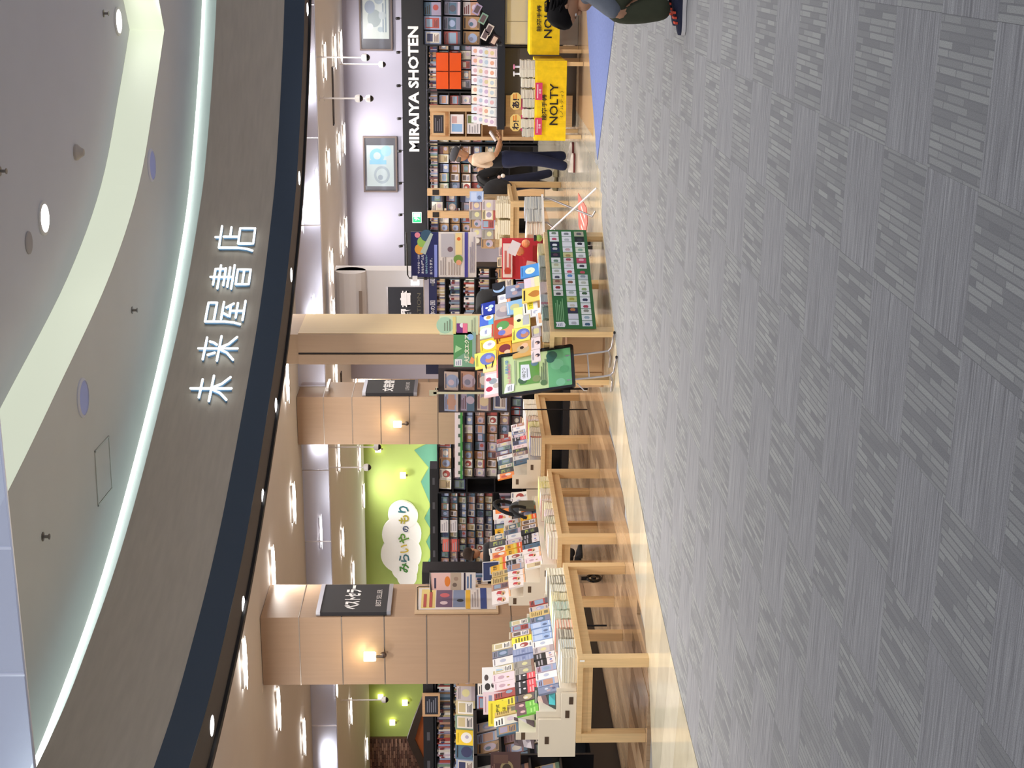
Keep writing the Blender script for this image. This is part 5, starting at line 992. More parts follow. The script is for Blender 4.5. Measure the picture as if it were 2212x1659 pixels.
# blue poster on black pole stand
t=thing('poster_stand','blue and white poster hung in a black pole stand behind the fair table','poster stand'); M=Matrix.Translation((-3.98,17.0,1.395))
m=MB(); m.box(0,.565,0,.004,0,.8,H('ece6e4'),M=M); draw(m,.565,.8,[('r',0,.58,1,1,'262c66'),('c',.62,.86,.12,'e8a84a'),('c',.78,.82,.12,'9ac464'),('c',.92,.76,.13,'3c5c78'),('p',[(.5,.78),(.95,.66),(.98,.7),(.55,.86)],'b8c8c0'),('c',.93,.9,.06,'ec90a4'),
 ('t','サンタクロースが',.08,.86,.42,.05,'eceef8',.02),('t','あなたが選んだ',.08,.80,.42,.05,'eceef8',.02),('t','世界の子どもたちへ',.08,.74,.42,.05,'a8dcf0',.02),('t','おくります。',.06,.67,.36,.05,'eceef8',.02),('r',.0,.6,.72,.645,'8c9ae8'),('l',3,.05,.46,.5,.56,'a8a0a4'),('r',.45,.34,.96,.54,'c0bec8'),('c',.62,.4,.06,'7a6470'),('l',5,.05,.24,.42,.44,'b4a8a4'),('r',.5,.22,.98,.32,'efd9a0'),('c',.85,.27,.04,'e0703a'),('c',.4,.28,.1,'7aa050'),('c',.33,.27,.06,'e8a888'),('r',0,.13,1,.18,'4a48a0'),('l',3,.1,.02,.9,.11,'a8a4b4')],M=M,y0=-.001); m.build('print',M_PRINT,t)
m=MB(); m.tube([(-3.99,16.99,.0),(-3.99,16.99,2.22),(-3.95,16.99,2.24),(-3.42,16.99,2.25)],.009,H('101012'),8); m.build('pole',M_BLACK,t); m=MB(); m.cyl((-3.99,17.0,0),(-3.99,17.0,.02),.16,H('141416'),20); m.build('base',M_BLACK,t)
m=MB(); m.box(-4.03,-3.96,16.97,16.985,2.12,2.18,H('f4f4f8')); m.build('clip',M_PAINT,t)
# ================================================================ folding table with magazine stacks
ft=thing('folding_table','folding table with white crossed tube legs right of the fair table','table')
fx=Matrix.Translation((-3.33,16.52,0))@Matrix.Rotation(R(52),4,'Z')
m=MB(); m.box(0,.62,0,.52,.585,.61,H('e8e2da'),M=fx); m.build('tabletop',M_PAINT,ft)
WH=H('e2dfe6')
for yy in (.04,.48):
    m=MB(); m.tube([fx@Vector(p) for p in [(.04,yy,.58),(.04,yy,.55),(.10,yy-.72 if yy<.1 else yy,.02)]],.012,WH,8); m.build('leg',M_PAINT,ft)
    m=MB(); m.tube([fx@Vector(p) for p in [(.58,yy,.58),(.57,yy-.02,.52),(-.05,yy-.40 if yy<.1 else yy-.1,.05),(-.02,yy-.46 if yy<.1 else yy-.1,.02)]],.012,H('a8a6ac'),8); m.build('leg',M_METAL,ft)
def fxs(a,b,z): p=fx@Vector((a,b,z)); return p
for a,b,w_,d_,th,n_,c,l in [(.50,.13,.22,.2,.015,13,'8a94a8','tall stack of grey blue magazines at the right end of the folding table'),(.30,.13,.22,.2,.015,12,'9aa0b0','second stack of grey magazines on the folding table'),(.12,.13,.16,.2,.02,9,'e8b890','stack of orange edged magazines on the folding table'),(.30,.38,.22,.2,.02,9,'ead8d8','stack of pale pink magazines at the back of the folding table')]:
    p=fxs(a,b,.612); stack(p.x,p.y,p.z,w_,d_,th,n_,c,l,rz=R(52-90),kind='stacked_magazine')
# red display on the back corner of the fair table
t=thing('red_display','red cardboard counter display with white panel and round orange figures','display stand'); M=Matrix.Translation((-3.44,16.1,.0))@Matrix.Rotation(R(8),4,'Z')
m=MB(); m.box(-.36,.12,0,.25,.62,.66,H('7c1420'),M=M); m.box(-.36,.12,.2,.25,.66,1.10,H('c02c38'),M=M); m.build('body',M_PAINT,t)
m=MB(); m.box(-.34,.06,.17,.195,.98,1.09,H('ecdcd8'),M=M); draw(m,.4,.14,[('l',2,.1,.15,.9,.85,'c8706a'),('c',.2,.5,.1,'c04a3c')],M=M@Matrix.Translation((-.34,.168,.965))); m.build('white_panel',M_PRINT,t)
for k,(a,z,r_) in enumerate([(-.02,.90,.055),(.07,.83,.05)]): m=MB(); m.ball(tuple(M@Vector((a,.02,z))),r_,H('ea9468'),n=12); m.build('round_figure',M_GLOSS,t)
m=MB(); m.box(-.3,.1,.02,.05,.84,.87,H('c83c44'),M=M@Matrix.Rotation(R(-12),4,'Y')); m.box(-.33,.05,-.02,.0,.70,.75,H('8c1420'),M=M); m.box(-.08,.08,0,.004,0,.11,H('e8dfe6'),M=M@Matrix.Translation((.0,-.05,.92))@Matrix.Rotation(R(24),4,'Y')); m.box(-.06,.06,0,.004,0,.11,H('dcb8b4'),M=M@Matrix.Translation((-.2,-.05,.72))@Matrix.Rotation(R(10),4,'Y')); m.build('ledge',M_GLOSS,t)
t=thing('round_toy','green round figure with black hat on the folding table corner','toy'); m=MB(); m.ball((-3.20,15.60,.705),.04,H('8ca858'),n=12); m.build('body',M_GLOSS,t); m=MB(); m.cyl((-3.20,15.60,.74),(-3.20,15.60,.765),.035,H('1c1c1c'),12); m.build('hat',M_BLACK,t)
row([N]*4,(-3.98,16.72),(.13,.02),(.5,-.86),.95,.12,.19,.016,R(14),'on the upper tier behind the blue picture book','book',None,101)
row([N]*3,(-3.98,16.6),(.13,.02),(.5,-.86),.742,.12,.19,.016,R(14),'on the lower tier behind the blue picture book','book',None,102)
bk2=thing('display_riser','dark stepped stand behind the red cardboard display','display stand'); m=MB(); m.box(-4.05,-3.5,16.62,16.95,.50,.74,H('1b1a20')); m.build('base',M_BLACK,bk2)
for a in(-4.04,-3.55): m=MB(); m.box(a,a+.04,16.64,16.68,.004,.5,H('1b1a20')); m.build('leg',M_BLACK,bk2)
for a in(-4.04,-3.55): m=MB(); m.box(a,a+.04,16.9,16.94,.004,.5,H('1b1a20')); m.build('leg',M_BLACK,bk2); m=MB(); m.box(-4.05,-3.5,16.68,16.95,.74,.94,H('1b1a20')); m.build('step',M_BLACK,bk2)
# red leaflet under the poles
m=MB(); P=[(-3.26,18.9),(-3.22,17.6),(-3.36,17.38),(-3.72,17.8),(-3.65,18.69)]; m.poly([(x,y,.0085) for x,y in P][::-1],H('ea6258'))
for k in range(5): (a,b),(c,d)=P[k],P[(k+1)%5]; m.poly([(a,b,.003),(c,d,.003),(c,d,.0085),(a,b,.0085)],H('ea6258'))
for a,b,c,d in [(-3.34,18.4,-3.38,17.7),(-3.46,18.5,-3.50,17.8),(-3.58,18.3,-3.60,17.95)]: m.poly([(a-.02,b,.0095),(a+.02,b,.0095),(c+.03,d,.0095),(c-.01,d,.0095)][::-1],H('f4dcd8'))
o=m.build('floor_sticker',M_PRINT); tag(o,'red floor sticker with white strokes on the beige tiles behind the folding table','sticker')
# gondola ends with wood panels, tables with cream stacks behind the couple
for x,l in [(-5.05,'left light wood gondola end under the exit sign'),(-4.62,'right light wood gondola end near the dark bag')]:
    t=thing('gondola_end',l,'bookcase'); m=MB(); m.box(x-.065,x+.065,26.8,26.9,.004,2.24,H('d0ac82')); m.build('end_panel',M_WOOD,t); m=MB(); m.box(x-.05,x+.05,26.79,26.8,2.02,2.14,H('2c2622')); m.build('label_plate',M_PRINT,t)
row([N]*2,(-4.92,26.9),(.2,0),(0,-1),1.95,.19,.2,.012,R(8),'between the two wood gondola ends, top shelf','magazine',None,111,.004,'magazine',False)
row([N]*2,(-4.92,26.9),(.2,0),(0,-1),1.68,.19,.2,.012,R(8),'between the two wood gondola ends, middle shelf','magazine',None,112,.004,'magazine',False)
row([N]*2,(-4.92,26.9),(.2,0),(0,-1),1.40,.19,.2,.012,R(8),'between the two wood gondola ends, lower shelf','magazine',None,113,.004,'magazine',False)
t=thing('bookcase','dark shelf unit between the two wood gondola ends','bookcase'); 
for z in (1.39,1.67,1.94): m=MB(); m.box(-4.98,-4.69,26.85,27.1,z-.02,z,H('1a1a20')); m.build('shelf',M_BLACK,t)
m=MB(); m.box(-4.98,-4.69,27.1,27.12,.0,2.2,H('101014')); m.build('back_panel',M_BLACK,t)
table('oak sales table with cream stacks behind the shopping couple',-4.6,-3.68,20.6,22.4,.86)
for k,(x,y,w_,th,n_,c,l) in enumerate([(-3.9,20.75,.22,.03,14,'e0d4b0','tall stack of cream cloth books nearest the dark bag'),(-4.15,20.75,.22,.03,13,'dccfa8','second tall stack of cream cloth books on the rear oak table'),(-4.42,20.75,.22,.03,11,'cbb98c','banded tan stack at the left of the rear oak table'),(-3.9,21.1,.22,.03,12,'d8d0c8','grey cream stack in the second line of the rear oak table'),(-4.3,21.15,.22,.03,15,'b8a890','brownish stack in the second line of the rear oak table')]):
    stack(x+.08,y,.861,w_,.28,th,max(5,n_//2),c,l,band='8a6a4a' if k==2 else None)
row([N,'photo',N,'olive',N,'bluebk'],(-4.5,21.7),(.14,0),(.2,-.98),1.242,.16,.22,.016,R(14),'on the tier above the rear oak table','book',None,121)
row([N,'olive',N,N,'photo'],(-4.5,21.5),(.15,0),(.2,-.98),1.062,.16,.22,.016,R(14),'on the lower tier above the rear oak table','book',None,122)
t=thing('display_riser','oak stepped riser on the rear oak table','display stand'); m=MB(); m.box(-4.55,-3.8,21.45,21.9,.861,1.06,H('b39a78')); m.box(-4.55,-3.8,21.65,21.9,1.06,1.24,H('b39a78')); m.build('step',M_WOOD,t)
# wood bay with dark sign and posters (right of the man)
t=thing('bookcase','light wood bay with a small dark sign above two posters','bookcase'); 
for x in (-3.22,-2.74): m=MB(); m.box(x-.03,x+.03,24.0,24.4,.004,2.12,H('d0ac82')); m.build('side_panel',M_WOOD,t)
m=MB(); m.box(-3.19,-2.77,24.35,24.37,.01,2.12,H('c09c74')); m.build('back_panel',M_WOOD,t)
for z in (.9,1.25,1.52,1.8): m=MB(); m.box(-3.19,-2.77,24.02,24.35,z-.02,z,H('c8a47c')); m.build('shelf',M_WOOD,t)
m=MB(); m.box(-3.17,-2.79,23.99,24.0,1.86,2.08,H('d0ac82')); draw(m,.3,.17,[('r',0,0,1,1,'2a2830'),('l',4,.1,.1,.9,.9,'6a6670')],M=Matrix.Translation((-3.13,23.989,1.885))); m.build('sign_panel',M_PRINT,t)
card('pale blue and white poster, upper one in the light wood bay','poster','small_poster',-2.98,24.0,1.55,.32,.22,[('r',0,0,1,1,'e4dce0'),('r',.1,.1,.5,.9,'8ab0dc'),('r',.55,.5,.9,.9,'c8a0a0')],(0,-1),4)
card('grey poster with a green patch, lower one in the light wood bay','poster','small_poster',-2.98,24.0,1.27,.32,.22,[('r',0,0,1,1,'e0dade'),('r',.55,.5,.95,.95,'6a7a4c'),('l',4,.05,.1,.5,.9,'a09ca4')],(0,-1),4)
# calendar kiosk: clear tiers of cards on a navy slab
ks=thing('flyer_rack','dark slab counter with tiers of pale calendars and cards','rack')
m=MB(); m.box(-2.50,-1.38,19.55,20.2,.99,1.09,H('1a1c26')); m.build('slab',M_BLACK,ks)
m=MB(); m.box(-2.48,-1.42,19.75,20.2,.004,.99,H('56504c')); m.build('cabinet_body',M_PAINT,ks)
m=MB(); m.box(-2.48,-2.05,19.70,19.75,.05,.97,H('cdab80')); m.build('wood_front',M_WOOD,ks)
for k in range(4): m=MB(); m.box(-2.46,-1.42,19.6+k*.13,19.62+k*.13,1.09,1.13+k*.08,H('d8d4dc')); m.build('tier',M_PAINT,ks)
cc=['ece2ea','e8e4da','efe6ee','dfe6ea','f0e8d8','e8d4dc','d8e0ea','f2eef4']
for ri in range(4):
    for i in range(8):
        r=random.Random(ri*9+i); c=cc[(i*3+ri)%8]
        card('small pale card, %s from the left in the %s tier of the flyer rack'%(ORD[i],['front','second','third','rearmost'][ri]),'card','greeting_card',-2.40+i*.132,19.57+ri*.13,1.10+ri*.075,.115,.12,[('r',0,0,1,1,c),('c',.5,.55,.25,r.choice(['d8b0b8','b8c8d8','d8c89a','c8b0d0','e0a890'])),('l',1,.1,.1,.9,.22,'b0a8b4')],(0,-1),14)
# dark wedge stand and cabinets at the right edge
t=thing('wedge_stand','navy wedge stand with small framed cards, right of the flyer rack','display stand'); 
m=MB(); M=Matrix.Identity(4); P=[(-1.42,1.05),(-.62,1.05),(-.62,1.30),(-.85,1.36)]
prism(m,[(-1.40,1.0),(-.62,1.0),(-.62,1.38),(-.78,1.38)],19.5,20.1,H('1c1e28')); m.build('wedge',M_BLACK,t)
for k,(x,z,c) in enumerate([(-1.32,1.10,'3a2428'),(-1.18,1.17,'d8d0d0'),(-1.04,1.25,'8ab0a0'),(-.92,1.33,'b8a8d0'),(-1.25,1.22,'efe8e8')]):
    m=MB(); m.box(-.07,.07,0,.006,0,.09,H(c),M=Matrix.Translation((x,19.47,z))@Matrix.Rotation(R(28),4,'Y')); m.box(-.05,.05,-.002,0,.015,.075,H('6a5a60' if c!='3a2428' else 'd8c0b8'),M=Matrix.Translation((x,19.47,z))@Matrix.Rotation(R(28),4,'Y')); m.build('framed_card',M_PRINT,t)
t=thing('side_cabinet','grey cream cabinet below the navy wedge stand','cabinet'); m=MB(); m.box(-1.36,-.75,19.6,20.1,.004,.99,H('c4beb4')); m.build('body',M_PAINT,t); m=MB(); m.box(-1.34,-1.06,19.585,19.6,.62,.97,H('cfc9bf')); m.build('door',M_PAINT,t); m=MB(); m.box(-1.05,-.77,19.585,19.6,.62,.97,H('cfc9bf')); m.build('door',M_PAINT,t)
bookcase('dark magazine rack at the right edge, upper part filled with glossy magazines',-1.6,-.2,22.6,.35,0,2.2,[.7,1.0,1.3,1.6,1.9],side=.02)
for ri,z in enumerate((1.3,1.6,1.9)): row([N]*6,(-1.48,22.64),(.22,0),(0,-1),z+.002,.2,.26,.012,R(10),'on the %s shelf of the dark rack at the right edge'%['low','mid','high'][ri],'magazine',None,131+ri,.004,'magazine',False)
for k,(x,c) in enumerate([(-.72,'8a7466'),(-.66,'e4e0da'),(-.60,'c8b0a8'),(-.55,'7ab4dc'),(-.50,'2a2a30'),(-.45,'e8e4e0'),(-.40,'9cc8e4')]):
    m=MB(); m.box(0,.04,0,.2,0,.28,H(c),cols=None); o=m.build('upright_binder',M_PRINT,None,(x,19.7,.82)); tag(o,'upright binder, %s from the left on the cabinet at the right edge'%ORD[k],'binder')
m=MB(); m.box(-.74,-.2,19.62,20.1,.004,.82,H('c8a57c')); o=m.build('wood_cabinet',M_WOOD); tag(o,'light wood cabinet below the upright binders at the right edge','cabinet')
# ================================================================ planner tables with yellow cloths
def cloth_table(label,x0,x1,y0,y1,zt,zb,words,cl):
    t=table(label,x0+.02,x1-.02,y0+.02,y1,zt-.004,leg=.05,top=.03,apr=.05)
    c=thing('table_cloth',cl,'tablecloth'); YL=H('f2cc16'); m=MB(); 
    nx=24; V=[];fs=[]
    prof=[(y1,zt),(y0+.02,zt),(y0+.003,zt-.004),(y0-.003,zt-.03),(y0-.004,(zt+zb)/2),(y0-.004,zb)]
    for i in range(nx+1):
        x=x0+(x1-x0)*i/nx; wv=.006*math.sin(i*1.9)+.004*math.sin(i*.7)
        for k,(yy,zz) in enumerate(prof): V.append((x,yy-(wv*max(0,k-3)/2),zz))
    for i in range(nx):
        for k in range(5): a=i*6+k; fs.append((a,a+1,a+7,a+6))
    m.mesh(V,[f[::-1] for f in fs],YL); 
    m.poly([(x1+.002,y0,zb+.02),(x1+.002,y1,zb+.04),(x1+.002,y1,zt),(x1+.002,y0,zt)],YL); m.build('cloth',M_CLOTH,c,smooth=False)
    W=x1-x0; Hh=zt-zb; L_=MB(); y=y0-.016; k_=H('241c14')
    text(L_,'NOLTY',x0+W*words[0],zb+Hh*.26,W*words[1],Hh*.27,k_,bold=.012,y=y,keep=False); text(L_,'能率手帳',x0+W*(words[0]+.06),zb+Hh*.62,W*words[1]*.62,Hh*.16,k_,bold=.02,y=y,keep=False); text(L_,'（ノルティ）',x0+W*(words[0]+.1),zb+Hh*.09,W*words[1]*.62,Hh*.11,k_,y=y,keep=False)
    L_.build('lettering',M_PRINT,c)
    return t,c
cloth_table('folding table under the left yellow planner cloth',-2.52,-1.49,18.62,19.3,.625,.215,(.2,.52),'yellow cloth with black planner lettering, nearer the standing man')
cloth_table('folding table under the right yellow planner cloth',-1.44,-.1,18.9,19.55,.69,.30,(.16,.40),'yellow cloth with black planner lettering, behind the crouching person')
for k,(x,c,s_) in enumerate([(-2.42,'8c98a0',.13),(-2.30,'c4c8c0',.14),(-2.17,'dfe6e0',.13),(-2.04,'8a9a8c',.13),(-1.92,'b8b0a8',.14),(-1.78,'dcdcd0',.15),(-1.65,'e0e0d4',.16),(-1.55,'b0a8a4',.16)]):
    stack(x,18.72,.627,.115,.16,.019,int(s_/.019)+2,c,'%s stack of planners from the left on the yellow cloth'%ORD[k],kind='planner')
for x,l in [(-2.44,'left pink price card hanging over the yellow cloth'),(-1.99,'right pink price card hanging over the yellow cloth')]:
    m=MB(); m.box(0,.22,0,.003,0,.09,H('d8406c')); draw(m,.22,.09,[('l',1,.1,.55,.9,.8,'f6d8e4'),('t','手帳',.2,.15,.6,.35,'f6d8e4',.02)]); o=m.build('price_card',M_PRINT,None,(x,18.585,.53)); tag(o,l,'card')
for x,l,ch in [(-2.30,'left yellow octagon pop card on the planners','わ!'),(-2.02,'right yellow octagon pop card on the planners','あ!')]:
    t=thing('pop_card',l,'card',(x,18.7,.80)); m=MB(); prism(m,[(-.11,.04),(-.07,0),(.07,0),(.11,.04),(.11,.1),(.07,.14),(-.07,.14),(-.11,.1)],0,.004,H('e8c878')); m.build('card',M_PRINT,t); m=MB(); text(m,ch,-.09,.02,.12,.1,H('2a2030'),bold=.03,y=-.002); draw(m,.1,.1,[('l',2,.1,.2,.9,.8,'e08030')],M=Matrix.Translation((.01,-.0,.03))); m.build('lettering',M_PRINT,t)
    m=MB(); m.box(-.11,.1,.01,.014,-.09,.0,H('d04070')); m.build('pink_strip',M_PRINT,t)
for x,c,l in [(-1.58,'f08ab0','white peg stand with pink flower on the planners'),(-1.67,'f4f2f4','white spool shaped stand on the planners')]:
    t=thing('pop_stand',l,'stand',(x,18.7,.80)); m=MB(); m.cyl((0,0,0),(0,0,.09),.013,H('f0f0f4'),8); m.build('stem',M_PAINT,t); m=MB(); m.cyl((0,0,.09),(0,0,.105),.032,H(c),8); m.build('top',M_PAINT,t)
# ================================================================ far spines: one mass
r=random.Random(9); m=MB()
def spines(x0,x1,y,z,h,n_c=PAL+DK):
    x=x0
    while x<x1:
        t_=r.uniform(.018,.045); hh=h*r.uniform(.78,1); c=H(r.choice(PAL)); m.box(x,x+t_-.001,y+r.uniform(0,.02),y+.14,z,z+hh,c)
        if r.random()<.5: m.poly([(x+.003,y-.001,z+hh*.55),(x+t_-.004,y-.001,z+hh*.55),(x+t_-.004,y-.001,z+hh*.85),(x+.003,y-.001,z+hh*.85)],H(r.choice(DK)))
        x+=t_
for z in (.9,1.2,1.5,1.75): spines(-12.5,-8.75,18.62,z+.002,.2)
for z in (.8,1.1,1.36,1.62,1.88): spines(-6.55,-5.55,24.32,z+.002,.19)
for z in (.9,1.17,1.4,1.63,1.86,2.09): spines(-1.88,.3,29.52,z+.002,.19); 
for z in (2.09,): spines(-5.9,-2.0,29.52,z+.002,.17)
for z in (.3,.65): spines(-12.0,-9.6,25.03,z+.002,.22)
for z in (.002,): pass
o=m.build('shelved_books',M_PRINT); tag(o,'rows of coloured spines packed on the distant black bookcases','books',None,'stuff')
# far-left shelf front items facing out above the rack
row(['white',N,'tan','orchar',N,N,'yel_dog',N,N,'photo',N,N],(-12.1,17.4),(.235,0),(.2,-.98),1.392,.22,.27,.016,R(10),'on the high ledge at far left','magazine',None,141,.006,'magazine',False)
row([N]*12,(-12.1,17.12),(.235,0),(.2,-.98),1.112,.22,.25,.016,R(10),'on the lower ledge at far left','magazine',None,142,.006,'magazine',False)
t=thing('ledge_stand','two step dark ledge stand behind the black rack','display stand'); m=MB(); m.box(-12.2,-9.35,17.3,17.6,.004,1.39,H('1b1a20')); m.build('upper_step',M_BLACK,t); m=MB(); m.box(-12.2,-9.35,17.05,17.3,.004,1.11,H('1b1a20')); m.build('lower_step',M_BLACK,t)
t=thing('wood_framed_sign','small dark slate in a light wood frame above the far left shelves','sign'); m=MB(); m.box(-11.0,-10.62,18.5,18.53,1.90,2.16,H('d0a880')); m.build('frame',M_WOOD,t); m=MB(); draw(m,.3,.19,[('r',0,0,1,1,'2c2e38'),('l',5,.1,.1,.9,.9,'7a7c88')],M=Matrix.Translation((-10.96,18.497,1.93))); m.build('slate',M_PRINT,t)
# black wheels/fans under the middle table
for x,y,l in [(-6.75,15.5,'black caster wheel under the shelf behind the middle table, nearest'),(-6.78,14.6,'black caster wheel further left behind the middle table'),(-6.8,14.35,'lower black caster wheel behind the middle table')]:
    t=thing('caster_wheel',l,'wheel',(x,y,.10)); m=MB(); M=Matrix.Rotation(R(90),4,'Y')
    m.tube([(0,.075*math.cos(a),.075*math.sin(a)) for a in [2*PI*k/20 for k in range(21)]],.018,H('0e0e10'),8); m.build('tyre',M_GLOSS,t); m=MB(); m.cyl((-.02,0,0),(.02,0,0),.03,H('2a2a2e'),12); m.build('hub',M_GLOSS,t); m=MB(); m.box(-.02,.02,-.01,.01,.07,.14,H('141416')); m.build('fork',M_BLACK,t)
for x,y0,y1,l in [(-7.0,12.75,13.6,'low black frame on the floor behind the front table')]:
    t=thing('floor_frame',l,'frame'); m=MB(); m.tube([(x,y0,.02),(x,y0,.3),(x,y1,.3),(x,y1,.02)],.012,H('15151a'),6); m.build('frame',M_BLACK,t)
# ================================================================ PEOPLE
def skin_mesh(J,E_,col_,sub=2):
    me=bpy.data.meshes.new('s'); names=list(J); idx={n:i for i,n in enumerate(names)}
    me.from_pydata([J[n][:3] for n in names],[(idx[a],idx[b]) for a,b in E_],[])
    o=bpy.data.objects.new('s',me); COL.objects.link(o); mo=o.modifiers.new('k','SKIN'); mo.use_smooth_shade=True
    sv=me.skin_vertices[0].data
    for n in names:
        rr_=J[n][3]; ry=J[n][4] if len(J[n])>4 else rr_; sv[idx[n]].radius=(rr_,ry); 
    sv[0].use_root=True
    if sub: s_=o.modifiers.new('u','SUBSURF'); s_.levels=sub; s_.render_levels=sub
    dg=bpy.context.evaluated_depsgraph_get(); ev=o.evaluated_get(dg); em=ev.to_mesh()
    V=[tuple(v.co) for v in em.vertices]; Fs=[tuple(p.vertices) for p in em.polygons]; ev.to_mesh_clear(); bpy.data.objects.remove(o); bpy.data.meshes.remove(me)
    return V,Fs
SKN=H('b98a6c')
def hand(mb,wr,dirv,side,palm,curl=.6,sc=1.0,col=SKN):
    """palm and five separate fingers, wr wrist point, dirv hand direction, palm normal"""
    d=Vector(dirv).normalized(); p=Vector(palm).normalized(); s_=d.cross(p).normalized()*side; p=s_.cross(d)*side
    J={'w':(*wr,.024*sc,.017*sc)}; c=Vector(wr)+d*.05*sc; J['p']=(*c,.034*sc,.014*sc); c2=Vector(wr)+d*.082*sc; J['k']=(*c2,.032*sc,.012*sc); E_=[('w','p'),('p','k')]
    V,Fs=skin_mesh(J,E_,None,1); mb.mesh(V,Fs,col)
    for k,(o,l) in enumerate([(-.028,.070),(-.0095,.078),(.0095,.073),(.028,.058)]):
        b=Vector(wr)+d*.075*sc+s_*o*sc; q1=b+(d*math.cos(curl*.5)+p*math.sin(curl*.5))*l*.5*sc; q2=q1+(d*math.cos(curl*1.4)+p*math.sin(curl*1.4))*l*.32*sc; q3=q2+(d*math.cos(curl*2.1)+p*math.sin(curl*2.1))*l*.26*sc
        J={'a':(*b,.0085*sc),'b':(*q1,.008*sc),'c':(*q2,.0072*sc),'d':(*q3,.006*sc)}; V,Fs=skin_mesh(J,[('a','b'),('b','c'),('c','d')],None,1); mb.mesh(V,Fs,col)
    b=Vector(wr)+d*.03*sc-s_*.026*sc; q1=b+(d*.7-s_*.6+p*.3).normalized()*.04*sc; q2=q1+(d*.85-s_*.1+p*.5).normalized()*.032*sc
    J={'a':(*b,.011*sc),'b':(*q1,.0095*sc),'c':(*q2,.008*sc)}; V,Fs=skin_mesh(J,[('a','b'),('b','c')],None,1); mb.mesh(V,Fs,col)
def head(mb,c,yaw,pitch,col=SKN,sc=1.0):
    M=Matrix.Translation(c)@Matrix.Rotation(yaw,4,'Z')@Matrix.Rotation(pitch,4,'X')@Matrix.Scale(sc,4)
    # local: face towards +Y
    V=[];fs=[];n=16
    prof=[(-.118,.018,.020,.035),(-.105,.038,.042,.030),(-.085,.052,.060,.020),(-.055,.062,.074,.010),(-.02,.069,.083,.004),(.02,.074,.092,-.002),(.055,.074,.094,-.006),(.085,.064,.082,-.008),(.108,.042,.054,-.008),(.12,.012,.016,-.008)]
    for z,rx_,ry_,oy in prof:
        for k in range(n): a=2*PI*k/n; V.append((rx_*math.cos(a),oy+ry_*math.sin(a),z))
    for i in range(len(prof)-1):
        for k in range(n): fs.append((i*n+k,i*n+(k+1)%n,(i+1)*n+(k+1)%n,(i+1)*n+k))
    fs.append(tuple(range(n))[::-1]); fs.append(tuple((len(prof)-1)*n+k for k in range(n))); mb.mesh(V,fs,col,0,M)
    mb.ball((0,.094,-.018),.014,col,M=M,n=8,sy=1.3,sz=1.5); 
    for s_ in (-1,1):
        mb.ball((.031*s_,.076,.01),.011,H('efe8e4'),M=M,n=8); mb.ball((.031*s_,.084,.01),.0055,H('1c1412'),M=M,n=6); mb.box(.031*s_-.014,.031*s_+.014,.080,.088,.030,.034,H('2a2220'),M=M)
        mb.ball((.074*s_,-.004,-.005),.018,col,M=M,n=8,sx=.35,sy=.8,sz=1.5)
    mb.box(-.02,.02,.082,.086,-.062,-.056,H('9a5a50'),M=M); return M
def hair(M,col,parent,long=0):
    m=MB(); V=[];fs=[];n=18
    prof=[(.135,.01,.0),(.128,.045,-.005),(.11,.072,-.01),(.08,.086,-.014),(.045,.088,-.018),(.0,.083,-.03),(-.045,.068,-.045)]
    if long: prof+=[(-.09,.07,-.055),(-.15,.068,-.06),(-.2,.05,-.06)]
    for i,(z,r_,oy) in enumerate(prof):
        for k in range(n):
            a=2*PI*k/n; f=1.0; y=oy+r_*1.12*math.sin(a); 
            if z<.06 and math.sin(a)>.35: # open for the face
                y=min(y,.02+max(0,z)*.9)
            V.append((r_*math.cos(a),y,z))
    for i in range(len(prof)-1):
        for k in range(n): fs.append((i*n+k,i*n+(k+1)%n,(i+1)*n+(k+1)%n,(i+1)*n+k))
    fs.append(tuple(range(n))); fs.append(tuple((len(prof)-1)*n+k for k in range(n))[::-1]); m.mesh(V,fs,col,0,M)
    if long:
        rr3=random.Random(5)
        for k in range(46):
            a=rr3.uniform(PI*.95,PI*2.05); z=rr3.uniform(-.2,.06); p=Vector((.07*math.cos(a),-.03+.085*math.sin(a),z)); q=p+Vector((math.cos(a)*.035,math.sin(a)*.03,-rr3.uniform(.05,.09))); m.cyl(p,q,.014,col,5,0,.002,M)
    return m.build('hair',M_HAIR,parent,smooth=True)
def shoe(mb,a,toe,c,sole,L_=.27,w_=.048,lift=0):
    """ankle x,y; toe direction angle"""
    M=Matrix.Translation(a)@Matrix.Rotation(toe,4,'Z')@Matrix.Rotation(lift,4,'X')
    prof=[(-.075,.030,.075),(-.05,.042,.085),(.0,.044,.078),(.06,.046,.058),(.12,.050,.046),(.165,.042,.036),(.19,.020,.026)]
    V=[];fs=[];n=8
    for y,w,h in prof:
        for k in range(n):
            t=PI*k/(n-1); V.append((w*math.cos(t),y,.022+h*math.sin(t)*.9))
    for i in range(len(prof)-1):
        for k in range(n-1): fs.append((i*n+k,(i+1)*n+k,(i+1)*n+k+1,i*n+k+1))
    fs.append(tuple(range(n))); fs.append(tuple((len(prof)-1)*n+k for k in range(n))[::-1]); mb.mesh(V,fs,c,0,M)
    P=[(w*1.08,y) for y,w,h in prof]+[(-w*1.08,y) for y,w,h in prof[::-1]]
    mb.poly([(x,y,.0) for x,y in P][::-1],sole,0,M); mb.poly([(x,y,.026) for x,y in P],sole,0,M)
    for i in range(len(P)): (x,y),(x2,y2)=P[i],P[(i+1)%len(P)]; mb.poly([(x,y,0),(x2,y2,0),(x2,y2,.026),(x,y,.026)],sole,0,M)
